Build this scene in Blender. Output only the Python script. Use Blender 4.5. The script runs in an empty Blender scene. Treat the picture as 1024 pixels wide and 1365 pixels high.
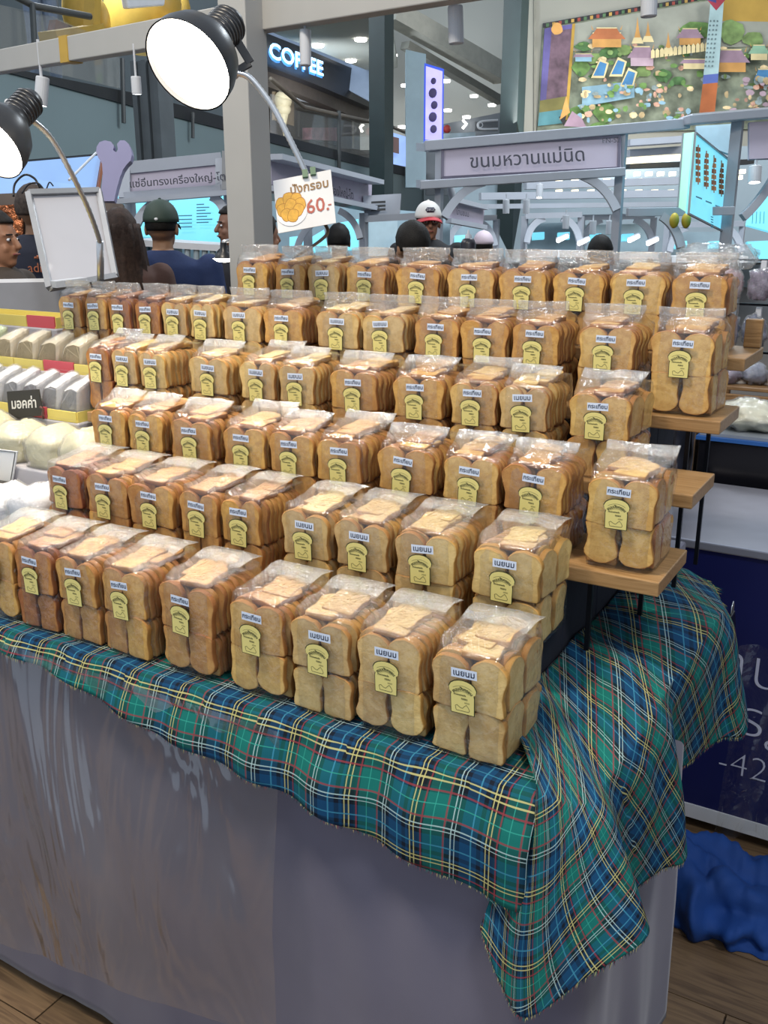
import bpy, bmesh, math, random
import numpy as np
from mathutils import Vector, Matrix, noise

S = bpy.context.scene
COL = S.collection
PI = math.pi
random.seed(7)

# ------------------------------------------------------------------ camera
FPX, PITCH, YAW, CAMZ = 1268.0, math.radians(17.2), math.radians(30.4), 1.55
cam_d = bpy.data.cameras.new('camera')
cam_d.sensor_fit = 'VERTICAL'
cam_d.sensor_height = 24.0
cam_d.lens = 24.0 * FPX / 1365.0
cam_d.clip_start = 0.05
cam_d.clip_end = 200
cam = bpy.data.objects.new('camera', cam_d)
COL.objects.link(cam)
cam.location = (0, 0, CAMZ)
cam.rotation_euler = (PI / 2 - PITCH, 0, YAW)
S.camera = cam

# ------------------------------------------------------------------ world, lights, exposure
w = bpy.data.worlds.new('mall_air')
S.world = w
w.use_nodes = True
w.node_tree.nodes['Background'].inputs[0].default_value = (0.74, 0.86, 1.0, 1)
w.node_tree.nodes['Background'].inputs[1].default_value = 0.52

def area(name, loc, target, size, energy, color=(1, 1, 1), shape='DISK', sy=None):
    d = bpy.data.lights.new(name, 'AREA')
    d.shape = shape
    d.size = size
    if sy: d.size_y = sy
    d.energy = energy
    d.color = color
    o = bpy.data.objects.new(name, d)
    COL.objects.link(o)
    o.location = loc
    o.rotation_euler = (Vector(target) - Vector(loc)).to_track_quat('-Z', 'Y').to_euler()
    return o

# soft fill lamps added above the frame, standing in for the hall's many lights
area('hall_fill', (-1.6, 0.2, 4.6), (-1.2, 1.6, 0.9), 0.6, 92, (1.0, 0.88, 0.70))
area('hall_fill', (1.2, -0.4, 4.8), (-0.4, 1.6, 0.8), 0.7, 52, (0.96, 0.97, 1.0))
area('hall_fill', (-4.6, 2.4, 4.6), (-3.5, 3.5, 0.8), 0.8, 40, (0.98, 0.96, 0.95))
area('hall_fill', (-2.2, 7.5, 5.2), (-2.4, 8.5, 1.0), 1.6, 170, (0.86, 0.94, 1.0))
area('hall_fill', (-9.0, 8.0, 5.2), (-8.0, 11.0, 1.5), 1.8, 230, (0.86, 0.95, 1.0))
area('hall_fill', (2.0, 9.5, 6.0), (-1.0, 14.0, 4.0), 2.0, 200, (1.0, 0.96, 0.90))

S.view_settings.view_transform = 'Standard'
S.view_settings.look = 'None'
S.view_settings.gamma = 1
S.view_settings.use_curve_mapping = False
S.view_settings.exposure = 0.45
S.cycles.transparent_max_bounces = 40
S.cycles.max_bounces = 7
S.cycles.caustics_reflective = False
S.cycles.caustics_refractive = False

area('hall_fill', (-4.0, 12.0, 3.2), (-5.5, 17.0, 6.5), 2.5, 90, (1.0, 0.97, 0.92))  # added fill without a fixture, aimed up to brighten the dark far ceiling
# ------------------------------------------------------------------ pixel -> point helpers (1024 x 1365)
HD = Vector((-math.sin(YAW), math.cos(YAW), 0)); RT = Vector((math.cos(YAW), math.sin(YAW), 0)); UPW = Vector((0, 0, 1))
FW = HD * math.cos(PITCH) - UPW * math.sin(PITCH); UPV = HD * math.sin(PITCH) + UPW * math.cos(PITCH)
C0 = Vector((0, 0, CAMZ))
def ray(px, py): return FW + RT * ((px - 512) / FPX) + UPV * ((682.5 - py) / FPX)
def PD(px, py, Z): return C0 + ray(px, py) * Z
def PZ(px, py, z): d = ray(px, py); return C0 + d * ((z - CAMZ) / d.z)
def PY(px, py, y): d = ray(px, py); return C0 + d * (y / d.y)
def PX(px, py, x): d = ray(px, py); return C0 + d * (x / d.x)
def plane_hit(px, py, p0, n):
    d = ray(px, py); return C0 + d * ((p0 - C0).dot(n) / d.dot(n))

# ------------------------------------------------------------------ materials
MATS = {}
def lin(c):
    if isinstance(c, str):
        c = [int(c[i:i + 2], 16) / 255 for i in (0, 2, 4)]
        c = [x / 12.92 if x <= 0.04045 else ((x + 0.055) / 1.055) ** 2.4 for x in c]
    return (*c[:3], 1)
class NT:
    def __init__(s, name):
        m = bpy.data.materials.new(name); m.use_nodes = True
        s.m = m; s.t = m.node_tree; s.n = s.t.nodes; s.l = s.t.links
        s.b = s.n['Principled BSDF']; s.out = s.n['Material Output']
        MATS[name] = m
    def node(s, k, **kw):
        x = s.n.new(k)
        for a, v in kw.items():
            if a.startswith('i_'):
                x.inputs[int(a[2:]) if a[2:].isdigit() else a[2:].replace('_', ' ')].default_value = v
            else: setattr(x, a, v)
        return x
    def link(s, a, b): s.l.new(a, b)
    def math(s, op, a, b=None):
        x = s.n.new('ShaderNodeMath'); x.operation = op
        for i, v in enumerate((a, b)):
            if v is None: continue
            if isinstance(v, (int, float)): x.inputs[i].default_value = v
            else: s.l.new(v, x.inputs[i])
        return x.outputs[0]
    def ramp(s, fac, stops, interp='LINEAR'):
        r = s.n.new('ShaderNodeValToRGB'); r.color_ramp.interpolation = interp
        e = r.color_ramp.elements
        while len(e) > 1: e.remove(e[-1])
        e[0].position = stops[0][0]; e[0].color = lin(stops[0][1])
        for p, c in stops[1:]:
            q = e.new(p); q.color = lin(c)
        s.l.new(fac, r.inputs[0]); return r.outputs[0]
    def mix(s, fac, a, b, mode='MIX'):
        x = s.n.new('ShaderNodeMix'); x.data_type = 'RGBA'; x.blend_type = mode
        for i, v in ((0, fac), (6, a), (7, b)):
            if isinstance(v, (int, float)): x.inputs[i].default_value = v
            elif isinstance(v, (tuple, list, str)): x.inputs[i].default_value = lin(v)
            else: s.l.new(v, x.inputs[i])
        return x.outputs[2]
    def noise(s, scale, detail=3, rough=0.5, dist=0, coord='Object'):
        t = s.n.new('ShaderNodeTexCoord'); x = s.n.new('ShaderNodeTexNoise')
        x.inputs['Scale'].default_value = scale; x.inputs['Detail'].default_value = detail
        x.inputs['Roughness'].default_value = rough; x.inputs['Distortion'].default_value = dist
        s.l.new(t.outputs[coord], x.inputs['Vector']); return x.outputs[0]
    def bump(s, h, strength=0.3, dist=0.01):
        x = s.n.new('ShaderNodeBump'); x.inputs['Strength'].default_value = strength; x.inputs['Distance'].default_value = dist
        s.l.new(h, x.inputs['Height']); return x.outputs[0]

def mat(name, color, rough=0.6, metal=0.0, var=0.08, scale=8, bump=0.0, emit=None, es=1.0, spec=0.5, coat=0.0, bd=0.004):
    if name in MATS: return MATS[name]
    t = NT(name)
    c = lin(color)
    t.b.inputs['Roughness'].default_value = rough
    t.b.inputs['Metallic'].default_value = metal
    t.b.inputs['Specular IOR Level'].default_value = spec
    t.b.inputs['Coat Weight'].default_value = coat
    n = t.noise(scale)
    dark = tuple(x * (1 - var) for x in c[:3]); lite = tuple(min(1, x * (1 + var)) for x in c[:3])
    t.link(t.ramp(n, [(0.3, dark), (0.7, lite)]), t.b.inputs['Base Color'])
    if bump: t.link(t.bump(t.noise(scale * 4), bump, bd), t.b.inputs['Normal'])
    if emit is not None:
        t.b.inputs['Emission Color'].default_value = lin(emit); t.b.inputs['Emission Strength'].default_value = es
    return t.m

# ------------------------------------------------------------------ mesh helpers
def world_loc(o):
    v = Vector((0, 0, 0))
    while o is not None:
        v += o.location; o = o.parent
    return v
def link(o, parent=None):
    COL.objects.link(o)
    if parent is not None: o.parent = parent
    return o
def tag(o, label=None, cat=None, group=None, kind=None):
    if label: o['label'] = label
    if cat: o['category'] = cat
    if group: o['group'] = group
    if kind: o['kind'] = kind
    return o
def empty(name, loc, label=None, cat=None, group=None, rz=0, kind=None):
    o = bpy.data.objects.new(name, None); o.empty_display_size = 0.05
    COL.objects.link(o); o.location = loc; o.rotation_euler[2] = rz
    return tag(o, label, cat, group, kind)

class MB:
    """collects shapes in world (or local) coordinates, links them as one mesh object"""
    def __init__(s): s.v = []; s.f = []; s.mi = []; s.uv = {}
    def add(s, vs, fs, m=0):
        o = len(s.v); s.v += [tuple(v) for v in vs]
        for f in fs: s.f.append(tuple(i + o for i in f)); s.mi.append(m)
        return s
    def box(s, lo, hi, m=0, bev=0.0):
        x0, y0, z0 = lo; x1, y1, z1 = hi
        return s.hexa([(x0, y0, z0), (x1, y0, z0), (x1, y1, z0), (x0, y1, z0), (x0, y0, z1), (x1, y0, z1), (x1, y1, z1), (x0, y1, z1)], m)
    def hexa(s, p, m=0):
        return s.add(p, [(0, 3, 2, 1), (4, 5, 6, 7), (0, 1, 5, 4), (1, 2, 6, 5), (2, 3, 7, 6), (3, 0, 4, 7)], m)
    def beam(s, a, b, w, h, m=0, up=(0, 0, 1)):
        a = Vector(a); b = Vector(b); d = (b - a).normalized(); up = Vector(up)
        sd = d.cross(up)
        if sd.length < 1e-4: sd = d.cross(Vector((0, 1, 0)))
        sd.normalize(); u = sd.cross(d).normalized()
        sd *= w / 2; u *= h / 2
        return s.hexa([a - sd - u, a + sd - u, b + sd - u, b - sd - u, a - sd + u, a + sd + u, b + sd + u, b - sd + u], m)
    def slab(s, quad, th, n=None, m=0):
        q = [Vector(p) for p in quad]
        if n is None: n = (q[1] - q[0]).cross(q[3] - q[0]).normalized()
        n = Vector(n)
        k = len(q)
        vs = q + [p - n * th for p in q]
        fs = [tuple(range(k)), tuple(range(2 * k - 1, k - 1, -1))] + [(i, i + k, (i + 1) % k + k, (i + 1) % k) for i in range(k)]
        return s.add(vs, fs, m)
    def tube(s, pts, r, n=10, m=0, cap=True):
        pts = [Vector(p) for p in pts]; k = len(pts)
        rs = r if isinstance(r, (list, tuple)) else [r] * k
        vs = []; prev = None
        for i, p in enumerate(pts):
            d = (pts[min(i + 1, k - 1)] - pts[max(i - 1, 0)]).normalized()
            if prev is None:
                a = Vector((0, 0, 1)) if abs(d.z) < 0.9 else Vector((1, 0, 0))
                u = d.cross(a).normalized()
            else: u = (prev - d * prev.dot(d)).normalized()
            prev = u; w_ = d.cross(u)
            for j in range(n):
                t = 2 * PI * j / n
                vs.append(p + (u * math.cos(t) + w_ * math.sin(t)) * rs[i])
        fs = [(i * n + j, i * n + (j + 1) % n, (i + 1) * n + (j + 1) % n, (i + 1) * n + j) for i in range(k - 1) for j in range(n)]
        if cap: fs += [tuple(range(n))[::-1], tuple((k - 1) * n + j for j in range(n))]
        return s.add(vs, fs, m)
    def lathe(s, prof, origin, axis, n=32, m=0, cap=False):
        """prof: (radius, distance along axis)"""
        o = Vector(origin); d = Vector(axis).normalized()
        a = Vector((0, 0, 1)) if abs(d.z) < 0.9 else Vector((1, 0, 0))
        u = d.cross(a).normalized(); w_ = d.cross(u)
        vs = [o + d * h + (u * math.cos(2 * PI * j / n) + w_ * math.sin(2 * PI * j / n)) * r for r, h in prof for j in range(n)]
        k = len(prof)
        fs = [(i * n + j, i * n + (j + 1) % n, (i + 1) * n + (j + 1) % n, (i + 1) * n + j) for i in range(k - 1) for j in range(n)]
        if cap: fs += [tuple(range(n))[::-1], tuple((k - 1) * n + j for j in range(n))]
        return s.add(vs, fs, m)
    def ball(s, c, r, m=0, n=14, k=9, rot=None):
        c = Vector(c); r = (r, r, r) if isinstance(r, (int, float)) else r
        vs = []
        for i in range(k + 1):
            t = PI * i / k
            for j in range(n):
                p = 2 * PI * j / n
                q = Vector((r[0] * math.sin(t) * math.cos(p), r[1] * math.sin(t) * math.sin(p), r[2] * math.cos(t)))
                if rot: q = rot @ q
                vs.append(c + q)
        fs = [(i * n + j, (i + 1) * n + j, (i + 1) * n + (j + 1) % n, i * n + (j + 1) % n) for i in range(k) for j in range(n)]
        return s.add(vs, fs, m)
    def mesh(s, name, mats, origin=(0, 0, 0), smooth=False):
        me = bpy.data.meshes.new(name)
        ox, oy, oz = origin
        me.from_pydata([(x - ox, y - oy, z - oz) for x, y, z in s.v], [], s.f)
        mats = mats if isinstance(mats, (list, tuple)) else [mats]
        for m_ in mats: me.materials.append(m_)
        me.polygons.foreach_set('material_index', s.mi)
        if smooth: me.polygons.foreach_set('use_smooth', [True] * len(me.polygons))
        me.update(); return me
    def build(s, name, mats, parent=None, smooth=False, bevel=0.0, local=False, weld=False, seg=2):
        org = (0, 0, 0) if (parent is None or local) else world_loc(parent)
        me = s.mesh(name, mats, org, smooth)
        if weld:
            b = bmesh.new(); b.from_mesh(me); bmesh.ops.remove_doubles(b, verts=b.verts, dist=1e-5); b.to_mesh(me); b.free()
        o = bpy.data.objects.new(name, me); link(o, parent)
        if bevel:
            md = o.modifiers.new('bevel', 'BEVEL'); md.width = bevel; md.segments = seg; md.limit_method = 'ANGLE'; md.angle_limit = 0.7
        return o

def grid_mesh(name, fn, nu, nv, mats, parent=None, smooth=True, thick=0, uvfn=None, local=False):
    """surface from fn(i/nu, j/nv)"""
    vs = [fn(i / nu, j / nv) for j in range(nv + 1) for i in range(nu + 1)]
    org = Vector((0, 0, 0)) if (parent is None or local) else world_loc(parent)
    me = bpy.data.meshes.new(name)
    W = nu + 1
    fs = [(j * W + i, j * W + i + 1, (j + 1) * W + i + 1, (j + 1) * W + i) for j in range(nv) for i in range(nu)]
    me.from_pydata([tuple(Vector(v) - org) for v in vs], [], fs)
    for m_ in (mats if isinstance(mats, (list, tuple)) else [mats]): me.materials.append(m_)
    if smooth: me.polygons.foreach_set('use_smooth', [True] * len(me.polygons))
    if uvfn:
        uvl = me.uv_layers.new(name='UVMap')
        for p in me.polygons:
            for li in p.loop_indices:
                vi = me.loops[li].vertex_index
                uvl.data[li].uv = uvfn((vi % W) / nu, (vi // W) / nv)
    o = bpy.data.objects.new(name, me); link(o, parent)
    if thick:
        md = o.modifiers.new('thickness', 'SOLIDIFY'); md.thickness = thick; md.offset = 0
    return o

TXT = {}
def text_mesh(s, size, mat_, res=2, bold=0.0, extrude=0.0):
    key = (s, size, mat_.name, bold)
    if key in TXT: return TXT[key]
    c = bpy.data.curves.new('writing', 'FONT'); c.body = s; c.size = size; c.resolution_u = res
    c.align_x = 'CENTER'; c.align_y = 'CENTER'; c.offset = bold; c.extrude = extrude
    o = bpy.data.objects.new('writing', c); COL.objects.link(o)
    dg = bpy.context.evaluated_depsgraph_get()
    me = bpy.data.meshes.new_from_object(o.evaluated_get(dg))
    bpy.data.objects.remove(o)
    me.materials.clear(); me.materials.append(mat_)
    TXT[key] = me
    return me
def add_text(mb, s, size, mat_, origin, xdir, ydir, mi=0, res=2, bold=0.0):
    """merge flat lettering into a mesh builder at origin with given axes"""
    me = text_mesh(s, size, mat_, res, bold)
    o = Vector(origin); x = Vector(xdir).normalized(); y = Vector(ydir).normalized()
    mb.add([o + x * v.co.x + y * v.co.y for v in me.vertices], [tuple(p.vertices) for p in me.polygons], mi)
def copy_tree(o, parent=None):
    c = o.copy(); COL.objects.link(c); c.parent = parent
    for ch in list(o.children): copy_tree(ch, c)
    return c
def catmull(P, t):
    n = len(P) - 1; f = min(max(t, 0), 0.99999) * n; i = int(f); f -= i
    p0, p1, p2, p3 = (Vector(P[max(i - 1, 0)]), Vector(P[i]), Vector(P[i + 1]), Vector(P[min(i + 2, n)]))
    return 0.5 * ((2 * p1) + (p2 - p0) * f + (2 * p0 - 5 * p1 + 4 * p2 - p3) * f * f + (3 * p1 - p0 - 3 * p2 + p3) * f ** 3)
def nz(x, y, z=0.0): return noise.noise(Vector((x, y, z)))
# ================================================================== FLOOR
def wood(name, c1, c2, scale=1.0, rough=0.45, stretch=(1, 14, 14)):
    t = NT(name)
    tc = t.node('ShaderNodeTexCoord'); mp = t.node('ShaderNodeMapping'); mp.inputs['Scale'].default_value = tuple(x * scale for x in stretch)
    oi = t.node('ShaderNodeObjectInfo'); ad = t.node('ShaderNodeVectorMath', operation='ADD')
    cb = t.node('ShaderNodeCombineXYZ'); t.link(t.math('MULTIPLY', oi.outputs['Random'], 37.0), cb.inputs[0]); t.link(cb.outputs[0], ad.inputs[1])
    t.link(tc.outputs['Object'], mp.inputs[0]); t.link(mp.outputs[0], ad.inputs[0])
    n = t.node('ShaderNodeTexNoise'); n.inputs['Scale'].default_value = 3.0; n.inputs['Detail'].default_value = 8; n.inputs['Distortion'].default_value = 1.2
    t.link(ad.outputs[0], n.inputs['Vector'])
    col = t.ramp(n.outputs[0], [(0.3, c1), (0.5, c2), (0.62, c1), (0.75, c2)])
    br = t.math('ADD', t.math('MULTIPLY', oi.outputs['Random'], 0.35), 0.8)
    hsv = t.node('ShaderNodeHueSaturation'); t.link(br, hsv.inputs['Value']); t.link(col, hsv.inputs['Color'])
    t.link(hsv.outputs[0], t.b.inputs['Base Color'])
    t.link(t.bump(n.outputs[0], 0.15, 0.002), t.b.inputs['Normal'])
    t.b.inputs['Roughness'].default_value = rough
    return t.m
M_FLOOR = wood('floor_oak', '5d4936', '7a6248', 1.0, 0.38)
M_SHELF = wood('shelf_beech', '8d6a41', 'a98458', 2.2, 0.4)
M_CRATE = wood('crate_wood', '6b4f33', '8d6d4a', 2.0, 0.5)
fl = MB().box((-30, -1, -0.06), (14, 45, -0.012)).build('floor', mat('floor_base', '4a4038', 0.5, scale=2))
tag(fl, kind='structure')
pl = MB().box((-0.6, -0.089, -0.012), (0.6, 0.089, 0)).mesh('floor_plank', M_FLOOR)
for r in range(22):
    for c in range(7):
        o = bpy.data.objects.new('plank', pl); link(o, fl)
        o.location = (-6.4 + c * 1.204 + (r % 3) * 0.4, 0.15 + r * 0.181, 0)
bv = None

# ================================================================== STALL TABLE
TZ = 0.818
TX0, TX1, TY0, TY1 = -3.4, -0.315, 1.045, 1.98
def skirt_mat():
    t = NT('lilac_skirt')
    n = t.noise(3.0, 4, 0.6)
    t.link(t.ramp(n, [(0.3, '5c596b'), (0.7, '656274')]), t.b.inputs['Base Color'])
    t.b.inputs['Roughness'].default_value = 0.62; t.b.inputs['Sheen Weight'].default_value = 0.25
    t.link(t.bump(t.noise(420, 2), 0.15, 0.001), t.b.inputs['Normal'])
    return t.m
M_SKIRT = skirt_mat()
tb = empty('stall_table', (-1.8, 1.5, 0), 'long stall table in a grey lilac skirt under all the bagged toast', 'table')
MB().slab([(TX0, TY0, TZ), (TX1, TY0, TZ), (TX1, 1.78, TZ), (-0.46, 2.06, TZ), (-0.46, 2.2, TZ), (TX0, 2.2, TZ)], 0.03, (0, 0, 1)).build('tabletop', M_SKIRT, tb, bevel=0.006)
mleg = mat('dark_steel', '23242a', 0.4, 0.7)
for x in (TX0 + 0.05, -1.8, TX1 - 0.06):
    for y in (TY0 + 0.05, TY1 - 0.05 - (0.35 if x > -1 else 0)):
        MB().box((x - 0.02, y - 0.02, 0), (x + 0.02, y + 0.02, TZ - 0.03)).build('leg', mleg, tb)
# skirt path: along the front, round the right corner, back along the right side, turned in behind
def skirt_path(s):
    # s in metres from the left end of the front
    L1 = TX1 - TX0 - 0.03
    if s < L1: return Vector((TX0 + s, TY0, 0)), Vector((0, -1, 0))
    s -= L1; r = 0.03; q = r * PI / 2
    if s < q:
        a = s / r; return Vector((TX1 - r + r * math.sin(a), TY0 + r - r * math.cos(a), 0)), Vector((math.sin(a), -math.cos(a), 0))
    s -= q
    L2 = 0.52
    if s < L2: return Vector((TX1, TY0 + r + s, 0)), Vector((1, 0, 0))
    s -= L2
    return Vector((TX1 - s, TY0 + r + L2, 0)), Vector((0, 1, 0))
LT = TX1 - TX0 - 0.03 + 0.047 + 0.52 + 0.30
def skirt(u, v):
    s = u * LT; p, n = skirt_path(s)
    z = TZ * (1 - v) + 0.028 * v
    fold = 0.006 * math.sin(s * 9 + nz(s * 2, 1) * 5) + 0.012 * nz(s * 4, v * 0.8, 3) + 0.005 * nz(s * 13, v * 2.5, 8)
    edge = 0.010 * v * max(0, 1 - abs(s - (LT - 0.6)) / 0.7) * math.sin(s * 30)
    return p + n * (0.006 + (fold + edge) * min(1, v * 4) + 0.02 * v) + Vector((0, 0, z))
grid_mesh('skirt', skirt, 360, 40, M_SKIRT, tb, thick=0.0015)
def drape_end(u, v):
    return Vector((TX0 - 0.003, TY0 + u * (TY1 - TY0), TZ - v * (TZ - 0.03))) + Vector((0.006 * math.sin(u * 40) * v, 0, 0))
grid_mesh('skirt', drape_end, 40, 10, M_SKIRT, tb, thick=0.0015)

# clear plastic sheet hung over the skirt on the left
def film_mat(name, haze=0.05, gloss=0.9, bscale=60, bstr=0.5, tint=(0.97, 0.97, 0.96), rough=0.12, bd=0.004, hc='f4f2ee', stretch=None):
    t = NT(name)
    nd = t.n; nd.remove(t.b)
    tr = t.node('ShaderNodeBsdfTransparent'); tr.inputs[0].default_value = (*tint, 1)
    gl = t.node('ShaderNodeBsdfGlossy'); gl.inputs['Roughness'].default_value = rough; gl.inputs[0].default_value = (1, 1, 1, 1)
    df = t.node('ShaderNodeBsdfDiffuse'); df.inputs[0].default_value = lin(hc)
    n1 = t.noise(bscale, 3, 0.55, 1.5)
    if stretch:
        tx = [n for n in t.n if n.type == 'TEX_NOISE'][-1]; tc = [n for n in t.n if n.type == 'TEX_COORD'][-1]
        mp = t.node('ShaderNodeMapping'); mp.inputs['Scale'].default_value = stretch; t.link(tc.outputs['Object'], mp.inputs[0]); t.link(mp.outputs[0], tx.inputs['Vector'])
    b = t.bump(n1, bstr, bd)
    t.link(b, gl.inputs['Normal'])
    fr = t.node('ShaderNodeLayerWeight'); t.link(b, fr.inputs['Normal'])
    k = t.math('POWER', fr.outputs['Facing'], 5.0)
    k = t.math('MULTIPLY', t.math('ADD', t.math('MULTIPLY', k, 0.42), 0.055), gloss); k = t.math('MINIMUM', k, 0.85)
    m1 = t.node('ShaderNodeMixShader'); m1.inputs[0].default_value = haze; t.link(tr.outputs[0], m1.inputs[1]); t.link(df.outputs[0], m1.inputs[2])
    m2 = t.node('ShaderNodeMixShader'); t.link(k, m2.inputs[0]); t.link(m1.outputs[0], m2.inputs[1]); t.link(gl.outputs[0], m2.inputs[2])
    t.link(m2.outputs[0], t.out.inputs['Surface'])
    return t.m
M_SHEET = film_mat('clear_sheet', 0.012, 2.4, 4, 1.0, rough=0.13, bd=0.05, stretch=(1.2, 1.0, 0.42))
def sheet(u, v):
    x = -2.3 + u * 1.52; z = TZ - 0.01 - v * (0.64 + 0.05 * math.sin(u * 3) - 0.1 * u * u)
    wr = 0.008 * nz(x * 5, z * 2.2, 4) + 0.024 * abs(nz(x * 4 + z * 2.2, z * 1.0, 9)) + 0.010 * abs(nz(x * 9 + z * 3, z * 2, 2))
    if x > -0.95: x2 = (x + 0.95); wr *= 1 - x2 * 4
    return Vector((x, TY0 - 0.027 - 0.035 * min(1, v * 1.6) - wr * min(1, v * 2.2), z))
ps = grid_mesh('plastic_sheet', sheet, 110, 60, M_SHEET)
tag(ps, 'clear wrinkled plastic sheet hanging over the left of the lilac table skirt', 'plastic sheet')

# ================================================================== RISER AND SHELF BOARDS
ROWY = [1.068, 1.268, 1.446, 1.631, 1.805, 1.984]
ROWZ = [TZ + 0.0045, 0.911, 0.998, 1.0955, 1.193, 1.286]
M_NAVY = mat('dark_navy_cloth', '1a1d2b', 0.85, var=0.2, bump=0.2)
BXL = [0, -1.60, -1.60, -1.795, -2.13, -1.66]
rs = empty('stepped_riser', (-1.6, 1.7, TZ), 'dark navy covered stepped riser under the wooden shelf boards', 'riser')
for k in range(1, 6):
    y0 = ROWY[k] + 0.02; y1 = ROWY[k + 1] + 0.02 if k < 5 else 2.15
    MB().box((BXL[k] + 0.01, y0, TZ + 0.002), (-0.50, y1, ROWZ[k] - 0.026)).build('step', M_NAVY, rs, bevel=0.004)
for x, y, k in ((-0.455, 1.46, 2), (-0.42, 1.66, 3), (-0.40, 1.83, 4), (-0.40, 2.02, 5)):
    MB().box((x - 0.004, y, TZ + 0.010), (x + 0.004, y + 0.008, ROWZ[k] - 0.0255)).build('support_leg', mleg, rs)
BN = ['', 'second', 'third', 'fourth', 'fifth', 'top']
for k in range(1, 6):
    y0 = ROWY[k] - 0.014
    y1 = ROWY[k + 1] - 0.016 if k < 5 else ROWY[k] + 0.19
    x1 = -0.52 if k == 1 else -0.335
    b = MB().box((BXL[k], y0, ROWZ[k] - 0.0255), (x1, y1, ROWZ[k] - 0.0005)).build('shelf_board', M_SHELF, bevel=0.002)
    tag(b, 'light brown wooden board carrying the %s row of toast bags from below' % BN[k], 'shelf board', 'shelf boards')

# ================================================================== TOAST BAGS
def bread_mat(name, c_mid, c_edge, crust):
    t = NT(name)
    oi = t.node('ShaderNodeObjectInfo'); tc = t.node('ShaderNodeTexCoord')
    ad = t.node('ShaderNodeVectorMath', operation='ADD'); cb = t.node('ShaderNodeCombineXYZ')
    t.link(t.math('MULTIPLY', oi.outputs['Random'], 9.0), cb.inputs[0]); t.link(tc.outputs['Object'], ad.inputs[0]); t.link(cb.outputs[0], ad.inputs[1])
    def nn(sc, det, ro=0.5):
        x = t.node('ShaderNodeTexNoise'); x.inputs['Scale'].default_value = sc; x.inputs['Detail'].default_value = det; x.inputs['Roughness'].default_value = ro
        t.link(ad.outputs[0], x.inputs['Vector']); return x.outputs[0]
    big = nn(22, 3); fine = nn(330, 3, 0.7); mid = nn(70, 3, 0.6)
    base = t.ramp(big, [(0.30, c_edge), (0.48, c_mid), (0.7, c_mid)])
    base = t.mix(t.ramp(mid, [(0.42, (0, 0, 0)), (0.62, (0.75, 0.75, 0.75))]), base, c_edge)
    base = t.mix(t.ramp(fine, [(0.60, (0, 0, 0)), (0.74, (0.55, 0.55, 0.55))]), base, crust)
    # toasted rim: attribute stored on the mesh (0 centre, 1 at the outline)
    at = t.node('ShaderNodeAttribute', attribute_name='rim')
    base = t.mix(t.ramp(at.outputs['Fac'], [(0.0, (0, 0, 0)), (0.55, (0.12, 0.12, 0.12)), (0.9, (1, 1, 1))]), base, crust)
    hs = t.node('ShaderNodeHueSaturation'); t.link(base, hs.inputs['Color'])
    t.link(t.math('ADD', t.math('MULTIPLY', oi.outputs['Random'], 0.28), 0.86), hs.inputs['Value'])
    t.link(t.math('ADD', t.math('MULTIPLY', oi.outputs['Random'], 0.016), 0.492), hs.inputs['Hue'])
    t.link(hs.outputs[0], t.b.inputs['Base Color'])
    t.b.inputs['Roughness'].default_value = 0.7
    t.b.inputs['Subsurface Weight'].default_value = 0.0
    t.link(t.bump(t.math('ADD', fine, t.math('MULTIPLY', mid, 1.5)), 0.5, 0.0012), t.b.inputs['Normal'])
    return t.m
BREAD = {'K': bread_mat('garlic_toast', 'd0a05a', 'b88444', '9c662e'),
         'N': bread_mat('butter_toast', 'd8b97e', 'c5a264', 'ad7c3c'),
         'O': bread_mat('dark_toast', 'b87c40', '9c602e', '7c4422'),
         'M': bread_mat('mid_toast', 'd6ad6a', 'c09250', 'a36c32')}

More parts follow.
